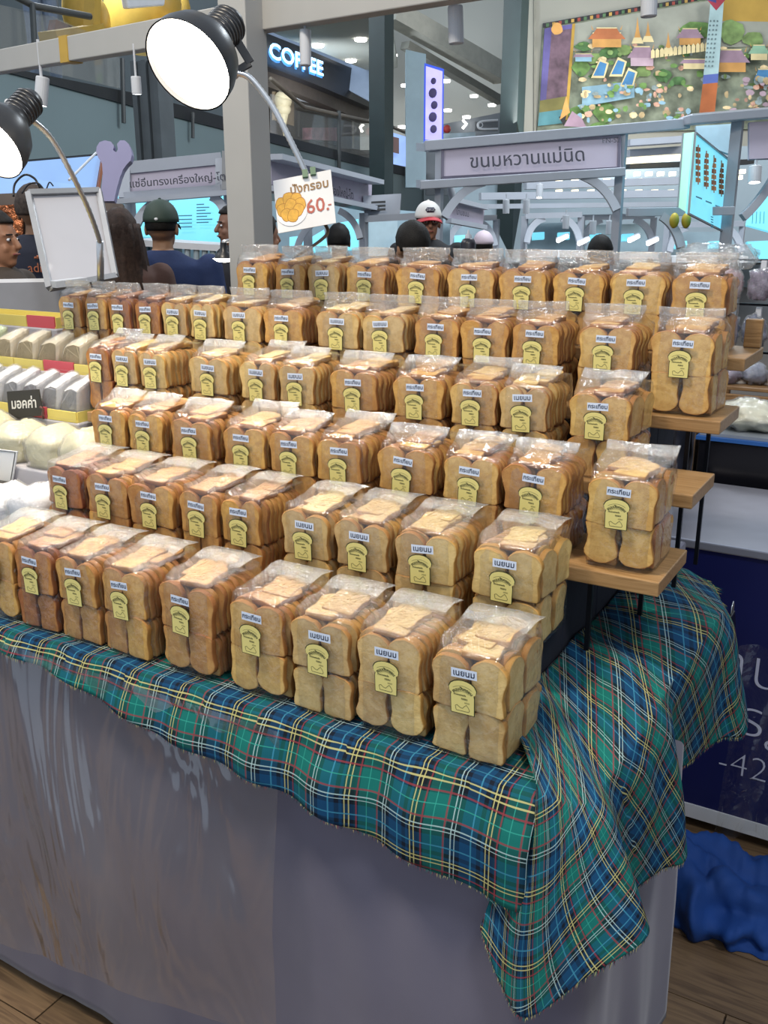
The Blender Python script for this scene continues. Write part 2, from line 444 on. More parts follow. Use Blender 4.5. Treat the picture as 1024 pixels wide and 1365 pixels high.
def slice_mesh(seed, tone, W=0.056, H=0.081, T=0.0105):
    rnd = random.Random(seed)
    # outline: one rounded lobe on slightly pinched sides
    pts = []
    rr = W / 2
    hs = H - rr * (0.72 + rnd.random() * 0.25)
    pin = 0.002 + rnd.random() * 0.003
    ctl = [(-rr * 0.86, 0.0), (-rr * 0.35, -0.0006), (rr * 0.35, -0.0006), (rr * 0.86, 0.0), (rr * 0.96, 0.004)]
    ctl += [(rr - pin * math.sin(PI * a), hs * a) for a in (0.25, 0.5, 0.75)]
    hgt = H - hs
    for a in np.linspace(0, PI, 11): ctl.append((rr * 1.03 * math.cos(a), hs + hgt * math.sin(a) ** (0.85 + 0.3 * rnd.random() * 0)))
    ctl += [(-rr + pin * math.sin(PI * a), hs * a) for a in (0.75, 0.5, 0.25)]
    ctl += [(-rr * 0.96, 0.004)]
    ctl = [(x + rnd.uniform(-1, 1) * 0.0009, z + rnd.uniform(-1, 1) * 0.0009) for x, z in ctl]
    n = len(ctl); cx, cz = 0.0, H * 0.48
    bend = rnd.uniform(-0.0012, 0.0012)
    rings = [(0.0, None, 0.0), (0.45, 0, 0.0), (0.82, 0, 0.35), (0.955, 0.0004, 0.8), (1.0, 0.0022, 1.0)]
    vs = []; rim = []
    def ring(k, y, rv):
        for x, z in ctl:
            X = cx + (x - cx) * k; Z = cz + (z - cz) * k
            vs.append((X, y + bend * math.cos(X * 60) * 1.5, Z)); rim.append(rv)
    ring(0.45, -T / 2, 0.0); ring(0.82, -T / 2, 0.3); ring(0.962, -T / 2 + 0.0001, 0.72); ring(1.0, -T / 2 + 0.0016, 1.0)
    ring(0.985, 0, 1.0)
    ring(1.0, T / 2 - 0.0016, 1.0); ring(0.962, T / 2 - 0.0001, 0.72); ring(0.82, T / 2, 0.3); ring(0.45, T / 2, 0.0)
    fs = [(k * n + j, k * n + (j + 1) % n, (k + 1) * n + (j + 1) % n, (k + 1) * n + j) for k in range(8) for j in range(n)]
    vs.append((0, -T / 2 + bend * 1.5, cz)); rim.append(0); a = len(vs) - 1
    vs.append((0, T / 2 + bend * 1.5, cz)); rim.append(0); b = len(vs) - 1
    fs += [(a, (j + 1) % n, j) for j in range(n)] + [(b, 8 * n + j, 8 * n + (j + 1) % n) for j in range(n)]
    me = bpy.data.meshes.new('toast_slice'); me.from_pydata(vs, [], fs)
    at = me.attributes.new('rim', 'FLOAT', 'POINT'); at.data.foreach_set('value', rim)
    me.polygons.foreach_set('use_smooth', [(2 * n <= i < 6 * n) for i in range(len(me.polygons))])
    me.materials.append(BREAD[tone]); me.update()
    return me
SL = {t: [slice_mesh(i * 7 + 3, t) for i in range(6)] for t in BREAD}

M_FILM = film_mat('bag_film', 0.018, 1.3, 45, 0.8, rough=0.07, bd=0.004)
M_FLAP = film_mat('bag_flap_film', 0.045, 1.9, 60, 1.0, rough=0.06, bd=0.010)
M_SEAL = film_mat('bag_seal_film', 0.16, 2.4, 80, 1.0, rough=0.07, bd=0.010)
def film_mesh(seed, flap, w=0.119, d=0.158, h=0.165):
    rnd = random.Random(seed)
    n = 36; vs = []; fs = []
    rings = []
    def sec(hw, hd, p=5):
        out = []
        for j in range(n):
            t = 2 * PI * (j + 0.5) / n
            c, s_ = math.cos(t), math.sin(t)
            r = (abs(c) ** p + abs(s_) ** p) ** (-1 / p)
            out.append((hw * c * r, hd * s_ * r))
        return out
    levels = [(0.001, 0.98, 0.98, 0), (0.01, 1, 1, 0), (0.035, 1, 1, 0), (0.06, 0.985, 1, 0), (0.085, 0.99, 1, 0), (0.11, 1, 1, 0), (0.135, 1, 1, 0), (h * 0.93, 0.99, 0.98, 0.0)]
    lean = rnd.uniform(-0.03, 0.035)
    if flap == 'up': top = [(h + 0.000, 0.97, 0.80, 0.004), (h + 0.006, 0.97, 0.45, lean * 0.5), (h + 0.010, 0.98, 0.10, lean), (h + 0.018, 1.01, 0.03, lean + 0.006), (h + 0.023, 1.02, 0.015, lean + 0.012)]
    elif flap == 'tall': top = [(h + 0.001, 0.98, 0.6, -0.02), (h + 0.008, 0.99, 0.22, -0.03), (h + 0.014, 1.0, 0.05, -0.035), (h + 0.022, 1.02, 0.03, -0.037), (h + 0.030, 1.02, 0.015, -0.04)]
    else: top = [(h - 0.002, 0.97, 0.92, 0.0), (h + 0.001, 0.93, 0.7, 0.0), (h + 0.004, 0.88, 0.2, 0.0), (h + 0.009, 0.86, 0.03, 0.012), (h + 0.014, 0.90, 0.02, 0.036), (h + 0.011, 0.95, 0.012, 0.062)]
    vs.append((0, 0, 0.0005))
    for z, kw, kd, yo in levels + top:
        amp = 0.0012 if z < 0.13 else 0.003
        if z <= 0.011: amp = 0
        for x, y in sec(w / 2 * kw, d / 2 * kd):
            q = nz(x * 55 + seed * 3.1, y * 55, z * 40) * amp * 1.5
            L = math.hypot(x, y) + 1e-6
            zz = z + (nz(x * 40, y * 40 + seed, 5) * 0.006 if z > 0.15 else 0)
            vs.append((x + x / L * q, y + y / L * q + yo, zz))
    k = len(levels + top)
    fs += [(0, 1 + (j + 1) % n, 1 + j) for j in range(n)]
    fs += [(1 + i * n + j, 1 + i * n + (j + 1) % n, 1 + (i + 1) * n + (j + 1) % n, 1 + (i + 1) * n + j) for i in range(k - 1) for j in range(n)]
    fs.append(tuple(1 + (k - 1) * n + j for j in range(n)))
    me = bpy.data.meshes.new('bag_film'); me.from_pydata(vs, [], fs)
    me.materials.append(M_FILM); me.materials.append(M_FLAP); me.materials.append(M_SEAL)
    zt = levels[-1][0] + 0.004
    for p in me.polygons:
        p.use_smooth = True
        if p.index >= n + (len(levels)) * n: p.material_index = 1
        if p.index >= n + (k - 3) * n: p.material_index = 2
    me.update(); return me
FILMS = {f: [film_mesh(i + 1, f) for i in range(4)] for f in ('up', 'tall', 'back')}

M_STK = mat('sticker_yellow', 'e0d283', 0.35, var=0.03)
M_STKD = mat('sticker_dark_green', '33391f', 0.4, var=0.03)
M_TAG = mat('tag_white', 'd5dff0', 0.35, var=0.02)
M_INK = mat('ink_blue', '1c2740', 0.4, var=0.02)
M_BAND = mat('sticker_band', '9c9464', 0.4, var=0.03)
def sticker_outline(k, W=0.0400, H=0.0490):
    hw = W / 2; pts = []
    # loaf shape: flat bottom, narrow body, wider domed head
    P = [(-hw * 0.86, -H / 2), (hw * 0.86, -H / 2), (hw * 0.88, H * 0.02), (hw * 0.84, H * 0.10), (hw * 1.0, H * 0.16), (hw * 1.04, H * 0.26)]
    for a in np.linspace(0.15, PI - 0.15, 9): P.append((hw * 1.0 * math.cos(a), H * 0.27 + H * 0.23 * math.sin(a)))
    P += [(-hw * 1.04, H * 0.26), (-hw * 1.0, H * 0.16), (-hw * 0.84, H * 0.10), (-hw * 0.88, H * 0.02)]
    return [(x + (k if x > 0 else -k), z + (k if z > 0 else -k)) for x, z in P]
def make_sticker():
    mb = MB()
    P1 = sticker_outline(0.0011); P0 = sticker_outline(0)
    mb.slab([(x, 0, z) for x, z in P1], 0.0002, (0, -1, 0), 1)
    mb.slab([(x, -0.0003, z) for x, z in P0], 0.0002, (0, -1, 0), 0)
    return mb.mesh('label_sticker', [M_STK, M_STKD])
def make_sticker_print():
    mb = MB(); y = -0.0006
    X, Z = Vector((1, 0, 0)), Vector((0, 0, 1))
    s = 'ขนมปังกรอบ'
    me = text_mesh(s, 0.0064, M_STKD, 1, 0.0002)
    # bent over an arch
    vs = []
    for v in me.vertices:
        a = -v.co.x / 0.020; r = 0.020 + v.co.y
        vs.append((-math.sin(a) * r, y, 0.0125 - 0.020 + math.cos(a) * r))
    mb.add(vs, [tuple(p.vertices) for p in me.polygons], 0)
    # frame of the band
    for rr in (0.0165, 0.0245):
        pr = [( -math.sin(a) * rr, y, 0.0125 - 0.020 + math.cos(a) * rr) for a in np.linspace(-0.62, 0.62, 12)]
        pr2 = [( -math.sin(a) * (rr + 0.0004), y, 0.0125 - 0.020 + math.cos(a) * (rr + 0.0004)) for a in np.linspace(-0.62, 0.62, 12)]
        mb.add(pr + pr2, [(i, i + 1, 13 + i, 12 + i) for i in range(11)], 0)
    add_text(mb, 'Homemade', 0.0040, M_STKD, (-0.004, y, 0.0035), X, Z, 0, 1, 0.0001)
    add_text(mb, 'กรอบ', 0.0044, M_STKD, (0.003, y, -0.002), X, Z, 0, 1, 0.0001)
    add_text(mb, 'อร่อย', 0.0036, M_STKD, (0.007, y, -0.0075), X, Z, 0, 1)
    # little drawn loaf
    pts = [(-0.010, -0.019), (-0.011, -0.014), (-0.008, -0.0125), (-0.004, -0.0155), (0, -0.0165), (0.003, -0.013), (0.006, -0.0105), (0.009, -0.014), (0.011, -0.018), (0.0095, -0.0205), (-0.0095, -0.0205)]
    for i in range(len(pts)):
        a = Vector((pts[i][0], y, pts[i][1])); b = Vector((pts[(i + 1) % len(pts)][0], y, pts[(i + 1) % len(pts)][1]))
        d = (b - a).normalized(); q = Vector((-d.z, 0, d.x)) * 0.0003
        mb.add([a - q, b - q, b + q, a + q], [(0, 1, 2, 3)], 0)
    return mb.mesh('label_print', [M_STKD])
STK = make_sticker(); STKP = make_sticker_print()
TAGM = MB().slab([(-0.0195, 0, -0.0068), (0.0195, 0, -0.0068), (0.0195, 0, 0.0068), (-0.0195, 0, 0.0068)], 0.0002, (0, -1, 0)).mesh('flavour_tag', M_TAG)
def tag_print(s):
    mb = MB(); add_text(mb, s, 0.0125 if len(s) < 6 else 0.0104, M_INK, (0, -0.0003, 0.0002), (1, 0, 0), (0, 0, 1), 0, 1, 0.0002)
    return mb.mesh('tag_print', [M_INK])
TAGP = {'K': tag_print('กระเทียม'), 'N': tag_print('เนยนม')}

def part(name, me, parent, loc=(0, 0, 0), rot=(0, 0, 0), sc=None):
    o = bpy.data.objects.new(name, me); COL.objects.link(o); o.parent = parent
    o.location = loc; o.rotation_euler = rot
    if sc: o.scale = sc
    return o
D, HB = 0.150, 0.160
def make_bag(loc, rz, tone, flavour, flap, label, group, wk, seed, end=False):
    rnd = random.Random(seed)
    root = empty('toast_bag', loc, label, 'bread bag', group, rz)
    M = SL[tone]; yf = -D / 2 + 0.008
    R = lambda a: rnd.uniform(-a, a)
    hw = 0.0285 * wk
    # upper and lower front slices and the layers behind them
    low_inv = rnd.random() < 0.25
    for lay in range(7):
        y = yf + lay * 0.0135 + (0.002 if lay else 0)
        drop = 0 if lay < 1 else rnd.uniform(-0.004, 0.008)
        for sx in (-1, 1):
            if end and lay > 0 and sx > 0: continue
            if lay == 0 or end or lay < 3 or sx > 0:
                inv = low_inv and lay == 0
                part('toast_slice', rnd.choice(M), root, (sx * hw + R(0.001), y + R(0.0015), (0.0775 if inv else 0.0015) + R(0.0008)),
                     (0, (PI if inv else 0) + R(0.06) , R(0.05)), (wk, 1, rnd.uniform(0.86, 0.95)))
            zz = 0.0745 + R(0.002) + drop * 0.4
            part('toast_slice', rnd.choice(M), root, (sx * hw + R(0.0015), y + R(0.0015) - 0.0008, zz), (R(0.05), R(0.08), R(0.07)), (wk, 1, 0.985))
    if end:
        for k in range(3):
            for (yy, zz) in ((-0.028, 0.002), (0.030, 0.002), (-0.026, 0.077), (0.032, 0.078)):
                part('toast_slice', rnd.choice(M), root, (wk * (0.0505 - k * 0.0135) + R(0.002), yy + R(0.004), zz + R(0.001)), (R(0.05), R(0.05), PI / 2 + R(0.08)), (1.0, 1, rnd.uniform(0.86, 0.95)))
    # slices packed sideways at the right and lying on the top
    for k in range(2):
        part('toast_slice', rnd.choice(M), root, (0.0, yf + 0.116 + k * 0.0115, 0.002 + k * 0.001), (R(0.03), 0, PI / 2 * 0 + R(0.05)), (1.9 * wk, 1, 0.95))
        part('toast_slice', rnd.choice(M), root, ((-1) ** k * 0.002, yf + 0.104 + k * 0.0125, 0.079), (R(0.03), 0, R(0.05)), (1.9 * wk, 1, 0.93))
    ntop = 2 + (rnd.random() < 0.5)
    for k in range(ntop):
        part('toast_slice', rnd.choice(M), root, (rnd.choice((-1, 1)) * 0.009 * wk + R(0.002), -0.062 + k * 0.022 + R(0.004), 0.1545 + R(0.001) + 0.0025 * k),
             (-PI / 2 + 0.08 + R(0.06), R(0.08), R(0.14)), (wk * 1.05, 1, 0.90))
    part('bag_film', rnd.choice(FILMS[flap]), root, (0, 0, 0), (0, 0, 0), (wk, 1, 1))
    sx = R(0.0025) - 0.002
    a = R(0.05)
    st = part('label_sticker', STK, root, (sx, -D / 2 - 0.0062, 0.0965 + R(0.002)), (0, a, 0))
    part('label_print', STKP, st)
    tg = part('flavour_tag', TAGM, root, (sx + 0.003 + R(0.002), -D / 2 - 0.0064, 0.1345 + R(0.0015)), (0, a + R(0.04), 0))
    part('tag_print', TAGP[flavour], tg)
    return root

ROWS = [
 ([(623,895),(515,877),(424,848),(338,828),(243,797),(161,782),(96,762),(40,745),(-14,735)], 'NNNMKKKOK', 'back'),
 ([(672,747),(562,719),(478,719),(405,693),(318,680),(262,672),(198,664),(138,650),(81,634)], 'NNNNKKKKO', 'back'),
 ([(826,654),(710,635),(625,622),(536,615),(450,595),(385,594),(322,583),(251,572),(189,569),(141,550)], 'MKMKKKKKKK', 'up'),
 ([(800,536),(697,531),(629,528),(554,515),(470,515),(392,503),(341,494),(276,490),(200,480),(165,467),(131,463)], 'MNMKKNNNNNO', 'up'),
 ([(912,457),(808,449),(712,449),(645,441),(579,436),(510,437),(448,435),(375,433),(320,424),(267,420),(233,409),(194,408),(157,405),(125,404),(90,404)], 'MMKKKNNKNNNOOKK', 'tall'),
 ([(932,371),(846,370),(770,368),(696,367),(625,366),(555,371),(486,372),(429,367),(385,368),(334,366)], 'KMKKMKKNKK', 'tall')]
ROWNAME = ['bottom row', 'second row up', 'third row up', 'fourth row up', 'fifth row up', 'top row']
ORD = ['rightmost', 'second from the right', 'third from the right', 'fourth from the right', 'fifth from the right', 'sixth from the right', 'seventh from the right', 'eighth from the right',
       'ninth from the right', 'tenth from the right', 'eleventh from the right', 'twelfth from the right', 'thirteenth from the right', 'fourteenth from the right', 'fifteenth from the right']
TONEW = {'K': 'golden', 'N': 'pale', 'O': 'dark golden', 'M': 'light golden'}
for r, (pts, tones, flap) in enumerate(ROWS):
    xs = [PY(px, py, ROWY[r]).x for px, py in pts]
    for i in range(1, len(xs)):
        if xs[i - 1] - xs[i] < 0.088: xs[i] = xs[i - 1] - 0.088
    n = len(xs)
    for i, x in enumerate(xs):
        gapR = xs[i - 1] - x if i > 0 else 0.2
        gapL = x - xs[i + 1] if i < n - 1 else 0.2
        wk = min(1.0, (min(gapL, gapR, 0.124) - 0.004) / 0.119) if min(gapL, gapR) < 0.124 else 1.0
        wk = max(wk, 0.70)
        fl_ = flap
        tn = tones[i]
        where = ORD[i] + ' of the ' + ROWNAME[r]
        if i == n - 1 and r > 0: where = 'leftmost of the ' + ROWNAME[r]
        lab = 'clear bag of %s toast slices, %s' % (TONEW[tn], where)
        rz = random.uniform(-0.03, 0.03) if wk > 0.93 else random.uniform(-0.01, 0.01)
        make_bag((x, ROWY[r] + D / 2 + 0.004 + random.uniform(-0.001, 0.002), ROWZ[r] + 0.0005), rz, tn, 'N' if tn == 'N' else 'K', fl_, lab,
                 'toast bags on the ' + ROWNAME[r].replace(' on the plaid cloth', ''), wk, r * 50 + i, end=(i == 0))
# ================================================================== PLAID CLOTH
def plaid():
    t = NT('plaid_cloth')
    uv = t.node('ShaderNodeUVMap'); sp = t.node('ShaderNodeSeparateXYZ'); t.link(uv.outputs[0], sp.inputs[0])
    P = 0.112
    NAVY, BLU, DGR, GRN, BLK = '081424', '0a4066', '062c2e', '0b655e', '060e18'
    ground = [(0.0, BLU), (0.20, NAVY), (0.26, BLU), (0.30, NAVY), (0.36, BLK), (0.40, BLK), (0.44, DGR), (0.50, GRN), (0.72, GRN), (0.78, DGR), (0.86, BLK), (0.93, NAVY), (0.97, BLU)]
    Wh, Ye, Re, K = 'a3bcbc', 'bdb678', '86333c', '000000'
    # (position, colour) thin lines; black = no line
    lines = [(0.0, K), (0.112, '3a84a0'), (0.13, K), (0.318, Ye), (0.333, K), (0.372, Ye), (0.387, K), (0.462, Re), (0.484, K), (0.600, '2f9484'), (0.612, K), (0.748, Re), (0.770, K), (0.846, Wh), (0.860, K), (0.897, Wh), (0.910, K)]
    cols = []; lns = []
    for ax in (0, 1):
        f = t.math('FRACT', t.math('DIVIDE', sp.outputs[ax], P))
        cols.append(t.ramp(f, ground, 'CONSTANT')); lns.append(t.ramp(f, lines, 'CONSTANT'))
    g = t.mix(0.5, cols[0], cols[1])
    # twill thread pattern
    tw = t.math('FRACT', t.math('MULTIPLY', t.math('ADD', sp.outputs[0], sp.outputs[1]), 520.0))
    for l in lns:
        bw = t.node('ShaderNodeRGBToBW'); t.link(l, bw.inputs[0])
        m = t.math('MULTIPLY', t.math('GREATER_THAN', bw.outputs[0], 0.01), t.math('ADD', t.math('MULTIPLY', t.math('GREATER_THAN', tw, 0.5), 0.25), 0.62))
        g = t.mix(m, g, l)
    t.link(g, t.b.inputs['Base Color'])
    t.b.inputs['Roughness'].default_value = 0.85
    t.b.inputs['Sheen Weight'].default_value = 0.0; t.b.inputs['Specular IOR Level'].default_value = 0.25
    t.link(t.bump(tw, 0.25, 0.0008), t.b.inputs['Normal'])
    return t.m
M_PLAID = plaid()
M_FR = [mat('thread_dark', '1c2c3a', 0.9), mat('thread_yellow', 'c9bf78', 0.9), mat('thread_red', '8e3a42', 0.9), mat('thread_teal', '1c6c66', 0.9)]
cl = empty('plaid_tablecloth', (-0.9, 1.06, TZ), 'teal and blue plaid cloth with frayed hem along the table front and right corner', 'tablecloth')
# --- long strip under the first row of bags, hanging over the front edge
HEMX = [(-3.4, 0.02), (-1.60, 0.030), (-1.43, 0.034), (-1.30, 0.044), (-1.20, 0.056), (-1.0, 0.088), (-0.84, 0.105), (-0.71, 0.118), (-0.58, 0.140), (-0.50, 0.150), (-0.44, 0.152), (-0.36, 0.16)]
def hem_len(x):
    for (a, ha), (b, hb) in zip(HEMX, HEMX[1:]):
        if a <= x <= b: return ha + (hb - ha) * (x - a) / (b - a)
    return HEMX[-1][1]
SX0, SX1 = -3.3, -0.37
TOPW = 0.21
def strip_xt(u, v): return SX0 + u * (SX1 - SX0), v
def strip(u, v):
    x, _ = strip_xt(u, v)
    hl = hem_len(x) + 0.004 * nz(x * 9, 3)
    lift = 0.004 + max(0, nz(x * 6.5, 2)) * 0.0
    ytop = TY0 - 0.014 + 0.004 * nz(x * 12, 5)
    edge_r = 0.012
    tot = TOPW + hl
    d = v * tot
    if d < TOPW:
        y = ytop + edge_r + (TOPW - d); z = TZ + 0.0025
        # the free lip between the bags and the edge ripples up a little
        lipw = min(1, d / 0.01) * max(0, 1 - (TOPW - d) / 0.028)
        z += lipw * 0.009 * max(0, nz(x * 16, 1, 2) + 0.25)
        return Vector((x, y, z))
    d -= TOPW
    q = edge_r * PI / 2
    rip = (0.008 * nz(x * 14, 6, d * 5) + 0.005 * math.sin(x * 44 + 2 * nz(x * 5, 1)))
    k = min(1, d / 0.05)
    lip = 0.009 * max(0, nz(x * 16, 1, 2) + 0.25) * max(0, 1 - d / 0.04)
    if d < q:
        a = d / edge_r
        return Vector((x, ytop + edge_r - edge_r * math.sin(a), TZ + 0.0025 - edge_r + edge_r * math.cos(a) + lip))
    return Vector((x, ytop - 0.022 * min(1, (d - q) / 0.06) - rip * k - 0.010, TZ + 0.0025 - edge_r - (d - q) + lip)) + Vector((0, 0.010 * (1 - k), 0))
NU, NV = 520, 44
grid_mesh('cloth_strip', strip, NU, NV, M_PLAID, cl, thick=0.0012,
          uvfn=lambda u, v: (strip_xt(u, v)[0] + 0.018 + 0.0, (v * (TOPW + hem_len(strip_xt(u, v)[0])) + 0.035)))
fr = MB()
random.seed(11)
for i in range(1500):
    u = random.random(); p = strip(u, 1.0); dx = random.uniform(-0.003, 0.003); w_ = 0.0006; L = random.uniform(0.003, 0.008)
    if p.x < -2.0: continue
    fr.add([p + Vector((-w_, 0, 0.001)), p + Vector((w_, 0, 0.001)), p + Vector((dx, -0.001, -L))], [(0, 1, 2)], random.choice((0, 0, 1, 2, 3)))
tag(fr.build('fringe', M_FR, cl), kind='stuff')

# --- gathered piece over the right corner: (inner top, table edge, hem) in order round the corner
def corner_cols():
    T = TZ + 0.006
    E = []
    def col(I, Ed, Hm): E.append((Vector(I), Vector(Ed), Vector(Hm)))
    ye = TY0 - 0.016
    col((-0.495, 1.20, T + 0.002), PZ(722, 1016, T + 0.010), PY(640, 1236, 1.000))
    col((-0.495, 1.22, T + 0.008), (-0.372, ye + 0.004, T + 0.012), PY(668, 1312, 0.985))
    col((-0.495, 1.24, T + 0.006), (-0.340, ye, T + 0.008), PY(702, 1356, 0.975))
    col((-0.495, 1.26, T + 0.012), (-0.316, ye + 0.008, T + 0.008), PY(780, 1304, 0.965))
    col((-0.495, 1.31, T + 0.018), (-0.300, 1.060, T + 0.010), PY(864, 1246, 1.030))
    col((-0.495, 1.36, T + 0.006), (-0.306, 1.110, T + 0.002), PY(842, 1195, 1.190))
    col((-0.495, 1.43, T + 0.004), (-0.300, 1.200, T + 0.006), PY(880, 1160, 1.270))
    col((-0.495, 1.52, T + 0.012), (-0.296, 1.310, T + 0.012), PY(916, 1138, 1.360))
    col((-0.495, 1.60, T + 0.004), (-0.304, 1.430, T + 0.002), PY(893, 1045, 1.560))
    col((-0.495, 1.70, T + 0.004), (-0.296, 1.560, T + 0.006), PY(925, 1012, 1.650))
    col((-0.495, 1.82, T + 0.010), (-0.292, 1.720, T + 0.012), PY(960, 985, 1.750))
    col((-0.495, 1.94, T + 0.004), (-0.296, 1.800, T + 0.006), PY(997, 968, 1.800))
    col((-0.495, 1.99, T + 0.006), PZ(938, 772, T + 0.006), PY(976, 842, 1.890))
    return E
CC = corner_cols()
def corner(u, v):
    I = catmull([c[0] for c in CC], u); Ed = catmull([c[1] for c in CC], u); H = catmull([c[2] for c in CC], u)
    a = 0.40
    if v < a:
        f = v / a
        p = I.lerp(Ed, f)
        p.z += 0.016 * math.sin(PI * min(1, f * 1.0)) * max(0, nz(u * 9, f * 2, 5) + 0.1) + 0.004 * math.sin(f * PI)
        p.z = max(p.z, TZ + 0.004)
        return p
    f = (v - a) / (1 - a)
    p = Ed.lerp(H, f)
    # round the edge: leave horizontally first, then fall
    out = H - Ed; out.z = 0
    sag = math.sin(PI * f) ** 1.0
    o = Vector((0.7, -0.7, 0)) if u < 0.45 else Vector((1, -0.1, 0))
    p += o.normalized() * (0.014 * min(1, f * 5) * (1 - f) + 0.010 * sag * nz(u * 16, f * 1.6, 7))
    p.z += 0.018 * (1 - f) * min(1, f * 6) * 0.5
    return p
def corner_uv(u, v):
    # length of the way round and down
    a = 0.40
    ang = math.radians(24)
    S_ = u * 1.35; T_ = (v * 0.16 / a) if v < a else 0.16 + (v - a) / (1 - a) * (0.34 - 0.10 * u)
    fan = (0.5 - 0.25 * u)
    x = S_ + (T_ - 0.16) * 0.0; y = T_
    return (x * math.cos(ang) - y * math.sin(ang) + 0.02, x * math.sin(ang) + y * math.cos(ang) + 0.03)
grid_mesh('cloth_corner', corner, 300, 90, M_PLAID, cl, thick=0.0014, uvfn=corner_uv)
fr = MB()
for i in range(900):
    u = random.random(); p = corner(u, 1.0); w_ = 0.0008; L = random.uniform(0.003, 0.010)
    q = corner(min(1, u + 0.003), 1.0) - p
    d = q.normalized() if q.length > 1e-6 else Vector((1, 0, 0))
    fr.add([p - d * w_ + Vector((0, 0, 0.001)), p + d * w_ + Vector((0, 0, 0.001)), p + d * random.uniform(-0.003, 0.003) + Vector((0, -0.001, -L))], [(0, 1, 2)], random.choice((0, 0, 1, 2, 3)))
for i in range(40):
    p = corner(1.0, random.uniform(0.4, 0.75)); fr.add([p, p + Vector((0.001, 0, 0.002)), p + Vector((random.uniform(0.004, 0.02), 0, random.uniform(-0.02, 0.002)))], [(0, 1, 2)], random.choice((1, 3)))
tag(fr.build('fringe', M_FR, cl), kind='stuff')
# black binder clip that holds the cloth at the far end of the table
c0 = corner(0.975, 0.66) + Vector((0.020, -0.030, 0))
bc = empty('binder_clip', c0, 'black binder clip gripping the frayed edge of the plaid cloth', 'clip')
MB().hexa([c0 + Vector(q) for q in ((-0.008, -0.022, -0.018), (0.008, -0.022, -0.018), (0.008, 0.016, -0.018), (-0.008, 0.016, -0.018), (-0.003, -0.022, 0.018), (0.003, -0.022, 0.018), (0.003, 0.016, 0.018), (-0.003, 0.016, 0.018))]).build('clip_body', mat('black_steel', '0c0c10', 0.3, 0.3), bc, bevel=0.002)
mchr = mat('chrome', 'd4d6da', 0.32, 0.85, var=0.02)
MB().tube([c0 + Vector(q) for q in ((0, -0.012, 0.016), (0.0, -0.013, 0.036), (0.0, 0.0, 0.042), (0, 0.007, 0.036), (0, 0.006, 0.016))], 0.0012, 6).build('clip_handle', mchr, bc, smooth=True)
# ================================================================== WRAPPED CAKES ON THE LEFT STEPS
M_CREAM = mat('cream_cake', 'decdac', 0.6, var=0.06, scale=30, bump=0.3)
M_WHITE = mat('white_wrap', 'd2d2d8', 0.5, var=0.04, scale=25, bump=0.5, bd=0.006)
M_GREEN = mat('pale_green_cake', 'c9d6a4', 0.6, var=0.05, scale=25, bump=0.3)
M_YEL = mat('tray_yellow', 'd6c46a', 0.55, var=0.05)
M_RED = mat('tray_red', 'c4515a', 0.55, var=0.05)
M_PEDE = mat('step_grey_cloth', 'a9a7ae', 0.8, var=0.05)
M_WFILM = film_mat('wrap_film', 0.14, 1.5, 60, 0.9, rough=0.10, bd=0.006, hc='e8e8ea')

def stand(x0, x1, y0, y1, z, lab):
    o = MB().box((x0, y0, TZ + 0.002), (x1, y1, z)).build('display_step', M_PEDE, bevel=0.004)
    tag(o, lab, 'display step', 'display steps under the wrapped cakes')
def tray(x0, x1, y0, y1, z, h, lab, n):
    t = empty('cake_tray', ((x0 + x1) / 2, (y0 + y1) / 2, z), lab, 'tray', 'yellow and red cardboard trays')
    mb = MB(); mb.box((x0, y0, z), (x1, y1, z + 0.004)); mb.box((x0, y1 - 0.003, z), (x1, y1, z + h)); mb.build('tray_base', M_YEL, t)
    mb = MB(); mb.box((x1 - 0.003, y0 + 0.003, z + 0.004), (x1, y1 - 0.003, z + h)); mb.build('side_panel', M_YEL, t)
    w_ = (x1 - x0) / n
    for i in range(n):
        a = x0 + i * w_
        red = i % 3 == 1
        MB().box((a, y0 - 0.001, z), (a + w_ * (0.97), y0 + 0.0035, z + h + (0.003 if red else 0))).build('front_panel', M_RED if red else M_YEL, t)
